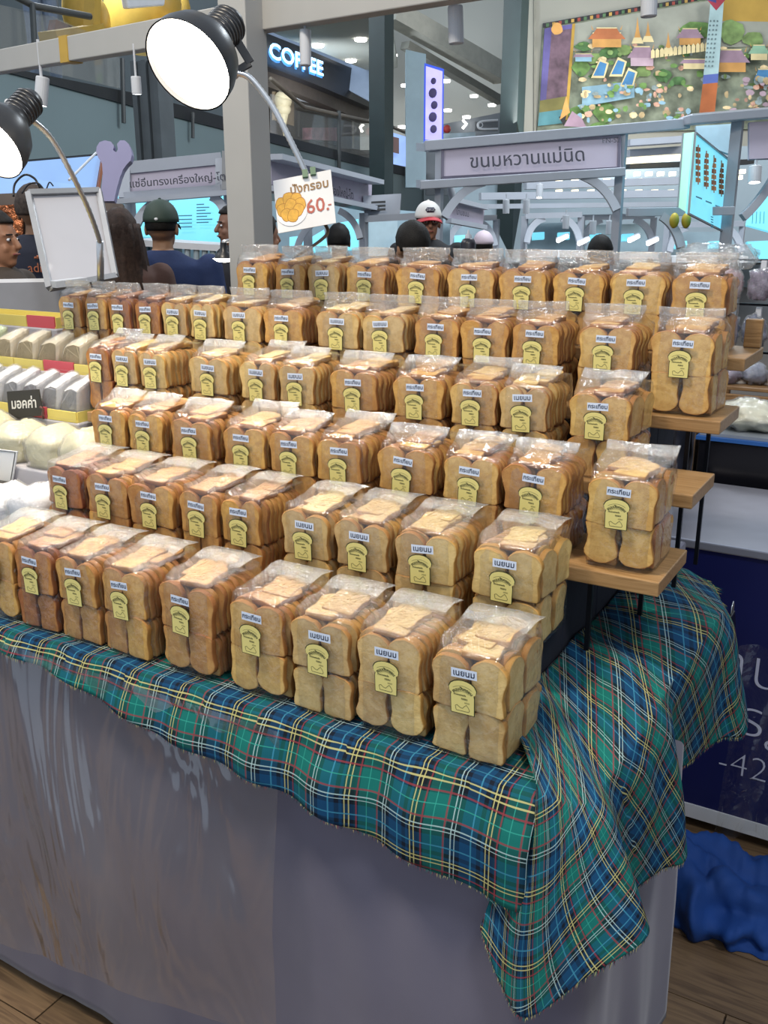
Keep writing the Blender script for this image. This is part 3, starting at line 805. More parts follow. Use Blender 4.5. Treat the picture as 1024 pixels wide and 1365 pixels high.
def wedge(x, y, z, W, H, Dp, skew, m, lab, grp, cat='cake pack', seed=0, film=True, hexr=None):
    """triangular wrapped pack lying with its point up: triangle in x-z, length along y"""
    t = empty('cake_pack', (x, y, z), lab, cat, grp)
    rnd = random.Random(seed)
    def loft(k, n=14, mm=8):
        vs = []; fs = []
        for j in range(mm + 1):
            f = j / mm
            e = 1 - 0.10 * abs(2 * f - 1) ** 4
            hk = 0.75 + 0.25 * f + 0.04 * nz(seed, 2)
            tri = [(-W / 2, 0), (W * 0.44, 0), (W * 0.40 + skew, H * 0.94 * hk), (W * 0.10 + skew, H * hk), (-W * 0.30 + skew * 0.7, H * 0.86 * hk)]
            ring = []
            for a in range(5):
                p, q = tri[a], tri[(a + 1) % 5]
                for s_ in range(3):
                    g = 0.08 + 0.84 * s_ / 2
                    ring.append((p[0] + (q[0] - p[0]) * g, p[1] + (q[1] - p[1]) * g))
            for xx, zz in ring:
                cx, cz = skew / 3, H / 3
                d = 1 + (k + nz(xx * 70 + seed, zz * 70, f * 6) * 0.05)
                X = cx + (xx - cx) * d * e; Z = cz + (zz - cz) * d * e
                vs.append((x + X, y + Dp * f, z + max(0.0008, Z)))
        N = 15
        fs = [(j * N + i, j * N + (i + 1) % N, (j + 1) * N + (i + 1) % N, (j + 1) * N + i) for j in range(mm) for i in range(N)]
        fs += [tuple(range(N))[::-1], tuple(mm * N + i for i in range(N))]
        return vs, fs
    vs, fs = loft(0.0)
    mb = MB(); mb.add(vs, fs); mb.build('cake', m, t, smooth=False)
    if film:
        vs, fs = loft(0.07); mb = MB(); mb.add(vs, fs)
        # crimped ends of the wrapper
        mb.add([(x - W * 0.42, y - 0.001, z + 0.004), (x + W * 0.42, y - 0.001, z + 0.004), (x + W * 0.46, y - 0.010, z + 0.002), (x - W * 0.46, y - 0.010, z + 0.002)], [(0, 1, 2, 3)])
        mb.build('wrapper', M_WFILM, t, smooth=True)
    return t
stand(-3.3, -1.62, 1.445, 1.595, 0.985, 'low grey display step under the clear bags of cream cake')
stand(-3.3, -1.81, 1.60, 1.70, 1.066, 'middle grey display step under the white wrapped cakes')
stand(-3.3, -1.81, 1.705, 1.80, 1.163, 'upper grey display step under the cream wedge packs')
stand(-3.3, -2.16, 1.865, 2.00, 1.25, 'rearmost grey display step under an empty tray')
tray(-2.85, -1.815, 1.712, 1.795, 1.1635, 0.026, 'yellow and red cardboard tray holding the cream wedge packs', 9)
tray(-2.75, -1.815, 1.603, 1.695, 1.0665, 0.026, 'yellow and red cardboard tray holding the white wrapped cakes', 9)
tray(-3.1, -2.17, 1.872, 1.99, 1.2505, 0.03, 'empty yellow and red cardboard tray on the rearmost step', 8)
NTH = ['rightmost', 'second from the right', 'third from the right', 'fourth from the right', 'fifth from the right', 'sixth from the right', 'seventh from the right', 'eighth from the right', 'ninth from the right', 'tenth from the right']
for i in range(8):
    g = i == 5
    wedge(-1.866 - i * 0.088, 1.719, 1.1685, 0.084, 0.098, 0.066, 0.012, M_GREEN if g else M_CREAM,
          ('pale green wedge cake pack in the upper cake tray' if g else 'clear wrapped cream wedge cake, %s in the upper cake tray' % NTH[i]), 'cream wedge cakes in the upper tray', seed=i)
for i in range(9):
    wedge(-1.856 - i * 0.072, 1.611, 1.0715, 0.069, 0.110, 0.078, 0.016, M_WHITE,
          'white paper wrapped cake, %s in the middle tray' % NTH[i], 'white wrapped cakes in the middle tray', seed=20 + i)
# soft clear bags of cream cake on the low step
def soft_bag(x, y, z, W, Dp, H, m, lab, grp, seed):
    t = empty('cake_bag', (x, y, z), lab, 'cake bag', grp)
    def sh(k):
        vs = []; n = 22; mm = 10
        for j in range(mm + 1):
            f = j / mm
            e = (1 - (max(0, f - 0.55) / 0.45) ** 2 * 0.75) * (0.93 + 0.07 * min(1, f * 6))
            for i in range(n):
                a = 2 * PI * i / n; c, s_ = math.cos(a), math.sin(a); r = (abs(c) ** 4 + abs(s_) ** 4) ** -0.25
                q = nz(c * 3 + seed, s_ * 3, f * 5) * 0.008 * (1 if j else 0)
                vs.append((x + (W / 2 * e + k + q) * c * r, y + (Dp / 2 * (1 - (1 - e) * 0.6) + k + q) * s_ * r, z + 0.0008 + H * f + (nz(c * 2, s_ * 2, seed) * 0.010 if j == mm else 0)))
        fs = [(j * n + i, j * n + (i + 1) % n, (j + 1) * n + (i + 1) % n, (j + 1) * n + i) for j in range(mm) for i in range(n)]
        fs += [tuple(range(n))[::-1], tuple(mm * n + i for i in range(n))]
        return vs, fs
    mb = MB(); mb.add(*sh(-0.004)); mb.build('cake', m, t, smooth=True)
    mb = MB(); mb.add(*sh(0.002)); mb.build('bag_film', M_WFILM, t, smooth=True)
M_CREAM2 = mat('vanilla_cake', 'bfb892', 0.6, var=0.05, scale=20, bump=0.3)
for i, (x, W, H) in enumerate([(-1.685, 0.105, 0.098), (-1.80, 0.115, 0.092), (-1.925, 0.115, 0.088), (-2.05, 0.12, 0.10), (-2.18, 0.12, 0.10)]):
    soft_bag(x, 1.52, 0.985, W, 0.135, H, M_CREAM2, 'soft clear bag of vanilla cream cake, %s on the low step' % NTH[i], 'clear bags of vanilla cake', 40 + i)
# the lowest left goods, in front of them
stand(-3.3, -1.60, 1.262, 1.43, 0.890, 'lowest grey display step at the left beside the second row of toast')
for i, (x, W, H, m) in enumerate([(-1.665, 0.10, 0.105, M_WHITE), (-1.785, 0.12, 0.085, M_WHITE), (-1.915, 0.12, 0.090, M_CREAM2)]):
    soft_bag(x, 1.345, 0.890, W, 0.14, H, m, 'white wrapped roll in a clear bag, %s on the lowest step' % NTH[i], 'white rolls in clear bags', 60 + i)

# little chalkboard price sign with white lettering
def card(name, label, cat, px0, py0, px1, py1, px2, py2, px3, py3, y, th, m, lean=0.0, frame=None):
    q = [PY(px0, py0, y), PY(px1, py1, y), PY(px2, py2, y), PY(px3, py3, y)]
    t = empty(name, (q[2] + q[3]) / 2, label, cat)
    return t, q
M_CHALK = mat('chalkboard', '35332f', 0.7, var=0.1)
M_CHK = mat('chalk_white', 'e4e2dc', 0.7, var=0.02)
M_CARD = mat('card_white', 'd7d8dc', 0.5, var=0.03)
M_CLIP = mat('black_plastic', '141418', 0.35)
t, q = card('chalkboard_sign', 'small chalkboard sign with white writing among the white wrapped cakes', 'sign', 9, 522, 51, 519, 57, 554, 12, 558, 1.592, 0.004, M_CHALK)
MB().slab(q[::-1], 0.004, (0, -1, 0)).build('board', M_CHALK, t)
X = (q[1] - q[0]).normalized(); Z = (q[0] - q[3]).normalized()
mb = MB(); add_text(mb, 'มอคค่า', (q[1] - q[0]).length * 0.29, M_CHK, (q[0] + q[1] + q[2] + q[3]) / 4 + Vector((0, -0.0008, 0)), X, Z, bold=0.0008); mb.build('lettering', M_CHK, t)
c = (q[2] + q[1] * 0.6 + q[2] * 0.4) / 2 + Vector((0.004, -0.004, -0.004))
MB().tube([c + Vector((0, -0.003, 0.008)), c + Vector((0, 0.006, 0.0)), c + Vector((0, 0.002, -0.012)), Vector((c.x, 1.592, 1.068))], 0.0028, 8).build('clip_stand', mat('rosy_metal', '6a4a48', 0.4, 0.4), t, smooth=True)
t, q = card('price_card', 'white price card with a black frame leaning before the vanilla cake bags', 'sign', -42, 594, 23, 602, 16, 644, -48, 634, 1.437, 0.003, M_CARD)
MB().slab(q[::-1], 0.003, (0, -1, 0)).build('card', M_CARD, t)
mb = MB(); X = (q[1] - q[0]).normalized(); Z = (q[0] - q[3]).normalized(); o_ = Vector((0, -0.001, 0))
for a, b in ((0, 1), (1, 2), (2, 3), (3, 0)):
    cc = (q[0] + q[1] + q[2] + q[3]) / 4
    mb.beam(q[a].lerp(cc, 0.06) + o_, q[b].lerp(cc, 0.06) + o_, 0.0008, 0.0014, up=(0, -1, 0))
add_text(mb, 'รสรวม', 0.022, M_INK, (q[0] + q[1] + q[2] + q[3]) / 4 + o_ * 1.2 + X * 0.010 - Z * 0.006, X, Z, bold=0.0003)
mb.build('lettering', M_CLIP, t)
MB().tube([(q[2] + q[3]) / 2 + Vector((0, -0.002, 0.004)), Vector((((q[2] + q[3]) / 2).x, 1.44, 0.9845))], 0.003, 8).build('clip_stand', M_CLIP, t)
# ================================================================== GOOSENECK LAMPS AND HANGING PRICE CARD
M_LBLK = mat('lamp_black', '26272b', 0.35, 0.2, var=0.05)
M_LIN = mat('lamp_inner', 'd8d8d8', 0.3)
M_BULB = mat('bulb_glow', 'ffffff', 0.5, emit=(1.0, 0.90, 0.76), es=16)
def gooseneck(label, disc_c, axis, R, joint_px, neck_px, Zs, base, group):
    """disc_c: centre of the open mouth; axis: direction the light shines"""
    ax = Vector(axis).normalized(); c = Vector(disc_c)
    t = empty('gooseneck_lamp', base, label, 'lamp', group)
    prof = [(R, 0), (R * 1.0, -0.004), (R * 0.97, -0.03), (R * 0.86, -0.062), (R * 0.62, -0.090), (R * 0.44, -0.100), (R * 0.42, -0.112)]
    mb = MB(); mb.lathe(prof, c, ax, 40); mb.lathe([(r * 0.97, h - 0.001) for r, h in prof[::-1]], c, ax, 40)
    mb.build('lamp_shade', M_LBLK, t, smooth=True)
    mb = MB()
    for k in range(6):
        h = -0.112 - k * 0.011
        mb.lathe([(R * 0.40, h), (R * 0.42, h - 0.002), (R * 0.42, h - 0.007), (R * 0.36, h - 0.009), (R * 0.36, h - 0.011)], c, ax, 28)
    mb.lathe([(R * 0.36, -0.178), (R * 0.30, -0.190), (0.001, -0.194)], c, ax, 28)
    mb.build('cooling_collar', M_LBLK, t, smooth=True)
    mb = MB(); mb.lathe([(0.001, -0.006), (R * 0.5, -0.004), (R * 0.93, -0.010), (R * 0.955, -0.014)], c, ax, 40)
    mb.build('diffuser', M_BULB, t, smooth=True)
    pts = [PD(x, y, Z) for (x, y), Z in zip(neck_px, Zs)]
    j = PD(*joint_px[0]); k = PD(*joint_px[1]); l = PD(*joint_px[2])
    mb = MB(); mb.beam(j, k, 0.018, 0.006, up=FW); mb.beam(k, l, 0.016, 0.006, up=FW); mb.build('hinge_arm', M_LBLK, t, bevel=0.001)
    mb = MB(); mb.lathe([(0.001, -0.012), (0.009, -0.012), (0.009, 0.012), (0.001, 0.012)], l, FW, 16); mb.lathe([(0.001, -0.010), (0.007, -0.010), (0.007, 0.010), (0.001, 0.010)], j, FW, 16)
    mb.build('hinge_knob', mchr, t, smooth=False)
    P = [catmull([l] + pts, s / 90) for s in range(91)]
    mb = MB(); mb.tube(P, [0.0062 + 0.0011 * (i % 2) for i in range(91)], 10); mb.build('gooseneck', mchr, t, smooth=True)
    # lamp light leaves the mouth
    d = bpy.data.lights.new('lamp_light', 'AREA'); d.shape = 'DISK'; d.size = R * 1.8; d.energy = 4.5; d.color = (1.0, 0.86, 0.66); d.spread = math.radians(165)
    o = bpy.data.objects.new('lamp_light', d); COL.objects.link(o); o.parent = t
    o.location = (c + ax * 0.006) - Vector(base); o.rotation_euler = ax.to_track_quat('-Z', 'Y').to_euler()
    return t
base1 = Vector((-1.29, 2.085, ROWZ[5]))
L1 = gooseneck('black shaded gooseneck lamp with ribbed collar shining beside the white post', PD(250, 88, 1.95), (0.02, -0.80, -0.56), 0.098,
    [(300, 28, 2.03), (334, 84, 2.05), (312, 97, 2.05)],
    [(333, 104), (362, 140), (386, 185), (404, 222), (411, 240), (420, 272)], [2.06, 2.08, 2.10, 2.12, 2.13, 2.15], base1, 'gooseneck lamps over the toast')
p = PY(386, 350, 2.192)
cp = [PD(420, 272, 2.15), PD(432, 296, 2.18), PD(437, 309, 2.22), PD(428, 320, 2.32), PY(405, 336, 2.18), p, p - Vector((0, 0, 0.06)), Vector((p.x, p.y, ROWZ[5] + 0.01))]
MB().tube([catmull(cp, s_ / 60) for s_ in range(61)], 0.0042, 8).build('lower_stem', M_LBLK, L1, smooth=True)
MB().box((p.x - 0.02, 2.1745, ROWZ[5] - 0.045), (p.x + 0.02, p.y + 0.02, ROWZ[5] + 0.015)).build('clamp', M_LBLK, L1, bevel=0.003)
p2 = PD(134, 372, 2.78)
L2 = gooseneck('black gooseneck lamp cut by the left edge, neck before the whiteboard', PD(-16, 195, 2.15), (0.06, -0.78, -0.60), 0.085,
    [(12, 138, 2.22), (42, 150, 2.23), (33, 157, 2.23)], [(45, 162), (68, 184), (92, 225), (115, 272), (130, 312), (134, 330), (135, 350), (135, 372)], [2.26, 2.31, 2.38, 2.52, 2.66, 2.72, 2.76, 2.78], p2, 'gooseneck lamps over the toast')
MB().tube([PD(133, 322, 2.70), PD(134, 350, 2.76), PD(134, 380, 2.79)], 0.010, 12).build('neck_sleeve', mchr, L2, smooth=True)
q = PD(134, 380, 2.79); MB().box((q.x - 0.025, q.y - 0.02, q.z - 0.10), (q.x + 0.025, q.y + 0.02, q.z)).build('clamp', M_LBLK, L2, bevel=0.003)
base3 = PD(299, 346, 2.9)
t3 = empty('small_lamp', base3, 'small warm glowing lamp low beside the white post, behind the toast', 'lamp')
mb = MB(); mb.lathe([(0.030, 0.004), (0.026, 0.016), (0.012, 0.024), (0.010, 0.05)], base3, (0, 0, 1), 24); mb.build('lamp_shade', M_LBLK, t3, smooth=True)
mb = MB(); mb.lathe([(0.001, -0.008), (0.022, -0.005), (0.034, 0.003)], base3, (0, 0, 1), 24); mb.build('diffuser', M_BULB, t3, smooth=True)
MB().tube([base3 + Vector((0, 0, 0.05)), base3 + Vector((0.0, 0.04, 0.06)), base3 + Vector((0, 0.06, -0.1)), Vector((base3.x, base3.y + 0.06, 0.0))], 0.008, 8).build('lamp_stem', mchr, t3, smooth=True)

# clipped price card: toast heap, words, 60
q = [PD(364, 241, 2.10), PD(441, 226, 2.10), PD(448, 297, 2.10), PD(371, 311, 2.10)]
t = empty('price_card', (q[0] + q[1]) / 2, 'white laminated price card with a heap of toast and red 60', 'sign')
X = (q[1] - q[0]).normalized(); Zd = (q[0] - q[3]).normalized(); N = -FW
MB().slab(q[::-1], 0.002, N).build('card', mat('laminated_card', 'e2dfdc', 0.25, coat=0.3), t)
C = (q[0] + q[1] + q[2] + q[3]) / 4 + N * 0.0012
M_PRED = mat('print_red', 'b05a48', 0.5, var=0.05); M_PBR = mat('print_brown', '8c6a3e', 0.5, var=0.05)
mb = MB(); add_text(mb, 'ปังกรอบ', 0.026, M_PBR, C + X * 0.014 + Zd * 0.030, X, Zd, 0, bold=0.0005); add_text(mb, '60.', 0.044, M_PRED, C + X * 0.028 - Zd * 0.015, X, Zd, 1, bold=0.0004); add_text(mb, '-', 0.03, M_PRED, C + X * 0.055 - Zd * 0.015, X, Zd, 1)
mb.build('lettering', [M_PBR, M_PRED], t)
# printed heap of toast on a plate (flat print)
M_P1 = mat('print_toast', 'd9a338', 0.4, var=0.15, scale=120); M_P2 = mat('print_toast_edge', 'a8701e', 0.4); M_P3 = mat('print_plate', 'f0ede8', 0.4)
mb = MB()
def disc(cx, cz, rx, rz_, m, k, lift, rot=0.0, sq=2.0):
    pts = []
    for i in range(k):
        a = 2 * PI * i / k; c_, s_ = math.cos(a), math.sin(a); r = (abs(c_) ** sq + abs(s_) ** sq) ** (-1 / sq)
        u, v = rx * c_ * r, rz_ * s_ * r; u, v = u * math.cos(rot) - v * math.sin(rot), u * math.sin(rot) + v * math.cos(rot)
        pts.append(C + N * lift + X * (cx + u) + Zd * (cz + v))
    mb.add(pts, [tuple(range(k))], m)
disc(-0.030, -0.018, 0.034, 0.030, 2, 24, 0.0002)
rnd = random.Random(3); i = 0
for (cx, cz) in [(-0.052, 0.004), (-0.035, 0.012), (-0.018, 0.008), (-0.010, -0.004), (-0.050, -0.010), (-0.032, -0.002), (-0.016, -0.016), (-0.042, -0.022), (-0.028, -0.026)]:
    i += 1; r = rnd.uniform(-0.6, 0.6)
    disc(cx, cz, 0.0125, 0.0145, 1, 14, 0.0003 + i * 0.00004, r, 3); disc(cx, cz, 0.0112, 0.0132, 0, 14, 0.00032 + i * 0.00004, r, 3)
mb.build('printed_toast', [M_P1, M_P2, M_P3], t)
m_ = (q[0] * 0.35 + q[1] * 0.65)
mb = MB(); mb.beam(m_ + Zd * 0.010 - X * 0.012, m_ - Zd * 0.008 - X * 0.012 + N * 0.004, 0.012, 0.006, up=N); mb.beam(m_ + Zd * 0.012 + X * 0.006, m_ - Zd * 0.006 + X * 0.006 + N * 0.004, 0.012, 0.006, up=N); mb.build('clip', mat('green_clip', '2c5a3a', 0.4), t)
# ================================================================== BLUE COUNTER AND GOODS ON THE RIGHT
M_NBLUE = mat('counter_navy', '0e1650', 0.45, var=0.05)
M_STEEL = mat('counter_steel', 'a9aab6', 0.28, 0.55, var=0.12, scale=5, bump=0.15)
M_CHALKW = mat('chalk_line', 'c9cbe0', 0.8)
CY = 2.28
ct = empty('blue_counter', (0.2, 2.55, 0), 'dark blue counter with silver top and white handwriting right of the toast table', 'counter')
MB().box((-0.62, CY - 0.01, 0.778), (1.4, 2.84, 0.80)).build('countertop', M_STEEL, ct, bevel=0.004)
MB().box((-0.60, CY, 0.075), (1.38, 2.82, 0.777)).build('counter_body', M_NBLUE, ct)
MB().box((-0.60, CY - 0.004, 0.035), (1.38, 2.82, 0.0745)).build('white_rail', M_CARD, ct)
MB().box((-0.60, CY + 0.05, 0.0), (1.38, 2.80, 0.0345)).build('recess_panel', mat('recess_grey', '6c6c72', 0.6), ct)
MB().box((-0.60, CY - 0.15, 0.0), (1.38, CY - 0.12, 0.022)).build('foot_rail', M_CARD, ct)
mb = MB(); yy = CY - 0.0015
def on(px, py): p = PY(px, py, yy); return p
X, Z = Vector((1, 0, 0)), Vector((0, 0, 1))
add_text(mb, 'ร้านก', 0.15, M_CHALKW, on(1002, 893) + Vector((0.018, 0, 0)), X, Z, bold=-0.003, res=3)
add_text(mb, 'รรg', 0.14, M_CHALKW, on(1005, 962) + Vector((-0.01, 0, 0)), X, Z, bold=-0.0022, res=3)
add_text(mb, '-42', 0.095, M_CHALKW, on(990, 1022), X, Z, bold=-0.0022, res=3)
mb.build('handwriting', M_CHALKW, ct)

# black cooler behind, edged with blue tape, and the navy cloth beside it
k0 = PY(925, 655, 2.92)
ck = empty('black_cooler', (0.1, 3.2, 0), 'black display cooler with a blue taped rim behind the blue counter', 'cooler')
zt = PY(1000, 583, 2.92).z
MB().box((k0.x, 2.92, 0.0), (1.2, 3.5, zt - 0.022)).build('cooler_body', mat('cooler_black', '111116', 0.25, var=0.3, scale=3), ck, bevel=0.004)
MB().box((k0.x - 0.008, 2.91, zt - 0.021), (1.21, 3.51, zt - 0.010)).build('rim', mat('blue_tape', '2f62a8', 0.4), ck)
MB().box((k0.x, 2.925, zt - 0.0095), (1.2, 3.49, zt)).build('lid', mat('lid_grey', '8d939b', 0.35), ck)
def navy(u, v):
    p = PY(866 + 62 * u, 566 + 14 * v, 2.80); z = p.z - 0.0
    top = PY(866 + 62 * u, 572, 2.80)
    return Vector((top.x, 2.82 + 0.03 * math.sin(u * 17) + 0.05 * nz(u * 3, v * 2), top.z * (1 - v) + 0.81 * v + 0.02 * nz(u * 6, 3)))
o = grid_mesh('navy_cloth', navy, 30, 14, M_NAVY, thick=0.003)
tag(o, 'dark navy cloth hanging beside the black cooler', 'cloth')
ROOTS = []
def crumple(name, c, sx, sy, sz, m, lab, cat, grp=None, seed=0, film=None):
    t = empty(name, c, lab, cat, grp); c = Vector(c)
    ROOTS.append(t)
    def mk(k):
        vs = []; n, K = 26, 14
        for i in range(K + 1):
            th = PI * i / K
            for j in range(n):
                ph = 2 * PI * j / n
                d = Vector((math.sin(th) * math.cos(ph), math.sin(th) * math.sin(ph), math.cos(th)))
                r = 1 + 0.32 * nz(d.x * 2.6 + seed, d.y * 2.6, d.z * 2.6) + 0.26 * nz(d.x * 7, d.y * 7 + seed, d.z * 7) + k
                vs.append((c.x + d.x * sx * r, c.y + d.y * sy * r, max(c.z + 0.001, c.z + sz * 0.8 + d.z * sz * r)))
        return vs, [(i * n + j, (i + 1) * n + j, (i + 1) * n + (j + 1) % n, i * n + (j + 1) % n) for i in range(K) for j in range(n)]
    mb = MB(); mb.add(*mk(0)); mb.build('contents', m, t, smooth=True)
    if film:
        mb = MB(); mb.add(*mk(0.10)); mb.build('bag_film', film, t, smooth=True)
    return t
crumple('plastic_bundle', Vector((PY(1010, 575, 3.1).x, 3.05, zt + 0.001)), 0.10, 0.09, 0.045, mat('pale_yellow_bundle', 'd9d6bb', 0.5, var=0.1, scale=20), 'crumpled white and yellow plastic bundle on the black cooler', 'bag', film=M_WFILM, seed=3)
# upright wooden end piece on the top board
c1 = PY(992, 468, 2.15)
eb = MB().box((-0.372, 2.142, ROWZ[5] + 0.0005), (-0.337, 2.160, ROWZ[5] + 0.06)); ebo = eb.build('wooden_block', M_SHELF, bevel=0.002)
tag(ebo, 'small upright wooden block on the right end of the top shelf board', 'wood block')

# wooden crate table with snack bags, far right
cr = empty('wooden_crate', PD(985, 560, 3.9), 'small brown wooden crate stand behind the top shelf board ends', 'crate')
def crate(px0, py0, px1, Z, W, Dp, H, name):
    a = PD(px0, py0, Z); b = PD(px1, py0, Z)
    x0, x1, z1, y0 = a.x, a.x + W, a.z, a.y
    mb_ = []
    MB().box((x0, y0, z1 - 0.014), (x1, y0 + Dp, z1)).build('top_plank', M_CRATE, cr, bevel=0.002)
    for k in range(2):
        z = z1 - 0.03 - k * (H - 0.02) * 0.5
        MB().box((x0 + 0.018, y0, z - H * 0.30), (x1 - 0.018, y0 + 0.012, z)).build('slat', M_CRATE, cr, bevel=0.002)
    for xx in (x0, x1 - 0.017):
        MB().box((xx, y0 - 0.001, z1 - H), (xx + 0.017, y0 + 0.02, z1 - 0.0145)).build('leg', M_CRATE, cr)
        MB().box((xx, y0 + Dp - 0.02, z1 - H), (xx + 0.017, y0 + Dp, z1 - 0.0145)).build('leg', M_CRATE, cr)
    MB().box((x1 - 0.015, y0 + 0.021, z1 - H * 0.8), (x1, y0 + Dp - 0.021, z1 - 0.02)).build('side_slat', M_CRATE, cr)
    return x0, x1, y0, z1
cx0, cx1, cy0, cz = crate(950, 513, 1005, 3.75, 0.36, 0.30, 0.16, 'a')
bt = MB().box((cx0 - 0.3, cy0 - 0.15, 0.0), (cx1 + 0.6, cy0 + 0.8, cz - 0.1605)).build('display_table', mat('table_brown', '4a3728', 0.6), bevel=0.004)
tag(bt, 'dark brown display table carrying the wooden crate', 'table')
M_SN = [mat('snack_blue', '3b4468', 0.5, var=0.4, scale=50, bump=0.6), mat('snack_pink', 'c79aa0', 0.5, var=0.35, scale=60, bump=0.6), mat('snack_red', 'b52a3a', 0.45, var=0.3, scale=40, bump=0.4),
        mat('snack_nut', 'c9a183', 0.6, var=0.3, scale=60, bump=0.8), mat('snack_purple', '6d5a78', 0.5, var=0.4, scale=60, bump=0.6)]
sn = [(0.04, 0.07, 4, 'purple dried fruit bag on the wooden crate'), (0.14, 0.10, 0, 'dark blue snack bag on the wooden crate'), (0.25, 0.05, 3, 'bag of pale nuts on the wooden crate'), (0.33, 0.20, 3, 'second bag of nuts at the end of the wooden crate')]
for i, (dx, dy, m, lab) in enumerate(sn):
    crumple('snack_bag', Vector((cx0 + dx, cy0 + dy, cz + 0.0005)), 0.05, 0.045, 0.042, M_SN[m], lab, 'snack bag', 'snack bags on the crate', 7 + i, M_WFILM)
# rack with hanging snack bags
rk = empty('snack_rack', PD(1010, 480, 4.4), 'dark metal rack hung with pink and red snack bags at the right edge', 'rack')
r0 = PD(975, 345, 4.4); r1 = r0 + Vector((0.9, 0.0, 0.0)); r0 = r0 - Vector((0.05, 0, 0)); zR = r0.z
for xx in (r0.x, r1.x): MB().box((xx - 0.012, r0.y + 0.03, 0), (xx + 0.012, r0.y + 0.054, zR)).build('post', mleg, rk)
for dz in (0.0, -0.20, -0.42): MB().box((r0.x, r0.y + 0.03, zR + dz - 0.01), (r1.x, r0.y + 0.045, zR + dz)).build('rail', mleg, rk)
n_ = 0
for row, dz in enumerate((-0.105, -0.315)):
    for k in range(5):
        m = (1, 4, 2, 2, 1)[k] if row == 0 else (0, 0, 2, 1, 2)[k]
        crumple('snack_bag', Vector((r0.x + 0.07 + k * 0.125, r0.y - 0.035, zR + dz - 0.075)), 0.050, 0.03, 0.078, M_SN[m],
                ['pink', 'purple', 'red', 'crimson', 'rosy'][k] + ' snack bag hanging on the %s rail of the right rack' % ('upper', 'lower')[row], 'snack bag', 'snack bags on the rack', 30 + n_, M_WFILM)
        hx = r0.x + 0.07 + k * 0.125; MB().box((hx - 0.012, r0.y + 0.0, zR + dz + 0.02), (hx + 0.012, r0.y + 0.0295, zR + dz + 0.10)).build('header_card', M_CARD, ROOTS[-1]); n_ += 1
# crumpled clear bags heaped behind the top row at the right
for i, (px, py, Z, sx, sz) in enumerate([(945, 338, 2.85, 0.085, 0.03), (985, 342, 2.95, 0.06, 0.035)]):
    c = PD(px, py, Z); b = empty('clear_bag_heap', c, ('wide heap of crumpled clear bags behind the top row', 'smaller crumpled clear bag beside the wide heap')[i], 'bag')
    vs = []; n, K = 26, 12
    for ii in range(K + 1):
        th = PI * ii / K
        for j in range(n):
            ph = 2 * PI * j / n; d = Vector((math.sin(th) * math.cos(ph), math.sin(th) * math.sin(ph), math.cos(th)))
            r = 1 + 0.4 * nz(d.x * 3 + i * 9, d.y * 3, d.z * 3) + 0.15 * nz(d.x * 8, d.y * 8, d.z * 8)
            vs.append(c + Vector((d.x * sx * r, d.y * 0.06 * r, d.z * sz * r)))
    mb = MB(); mb.add(vs, [(a * n + j, (a + 1) * n + j, (a + 1) * n + (j + 1) % n, a * n + (j + 1) % n) for a in range(K) for j in range(n)])
    mb.build('film', M_FLAP, b, smooth=True)
    if i == 0:
        st = MB().box((c.x - 0.16, c.y - 0.07, 0), (c.x + 0.03, c.y + 0.07, c.z - 0.032)).build('stock_box', mat('stock_cardboard', '6e5a48', 0.7))
        tag(st, 'tall cardboard stock box standing behind the top row', 'box')

# blue cloth bundled on the floor, clear plastic sheet hanging from the counter
M_RBLUE = mat('royal_blue_cloth', '0c3c80', 0.8, var=0.15, scale=10, bump=0.2)
def blue(u, v):
    c = PZ(872 + 230 * u, 1206 + 44 * u ** 0.6, 0.0) + Vector((0.02, 0.05, 0))
    a = PI * (1 - v)
    r = 0.105 * (0.30 + 0.65 * math.sin(PI * min(1, u * 0.8 + 0.12)) ** 0.6)
    rr = 1 + 0.30 * nz(u * 7, v * 5, 1) + 0.10 * math.sin(v * 24 + 5 * nz(u * 3, v * 2)) + 0.08 * nz(u * 20, v * 14, 4)
    return Vector((c.x + 0.02 * nz(u * 5, v * 5), c.y + math.cos(a) * r * 1.35 * rr * -1, max(0.002, math.sin(a) * (r * 0.85 + 0.11 * (1 - u) ** 2) * rr)))
o = grid_mesh('blue_cloth_bundle', blue, 60, 40, M_RBLUE, thick=0.004)
tag(o, 'royal blue cloth heaped on the floor below the blue counter', 'cloth')
M_SHEET2 = film_mat('hanging_film', 0.012, 0.8, 10, 0.8, rough=0.08, bd=0.03)
def hang(u, v):
    x = -0.31 + 0.30 * u * (1 - 0.25 * v); z = 0.60 - v * 0.50 + 0.10 * u * v
    return Vector((x, 2.16 + 0.03 * math.sin(u * 14 + v * 3) + 0.03 * nz(u * 4, v * 3, 2) - 0.04 * v, z))
o = grid_mesh('hanging_plastic', hang, 40, 40, M_SHEET2)
tag(o, 'clear crumpled plastic sheet hanging between plaid cloth and blue counter', 'plastic sheet')
# ================================================================== THE HALL
M_WALLL = mat('wall_grey_green', '75868a', 0.7, var=0.03, scale=1.5)
M_WALLR = mat('wall_warm_grey', '8f8f86', 0.7, var=0.03, scale=1.5)
M_CEIL = mat('ceiling_grey', '8e9088', 0.8, var=0.03, scale=1)
M_BAND = mat('parapet_dark', '24272a', 0.5, var=0.1)
M_COLD = mat('column_dark_green', '1d2a2c', 0.4, var=0.1)
M_COLG = mat('column_grey', '4a5054', 0.5, var=0.1)
M_FRAMEW = mat('booth_white', 'a4a9b3', 0.5, var=0.03)
M_POST = mat('post_white', 'a3a29f', 0.5, var=0.03)
M_PINK = mat('sign_pink', 'a8a0b0', 0.55, var=0.02)
M_SIGNINK = mat('sign_ink', '2a2a38', 0.6)
M_LITC = mat('menu_lit_cyan', '5fb6cf', 0.4, emit=(0.18, 0.62, 0.78), es=0.75)
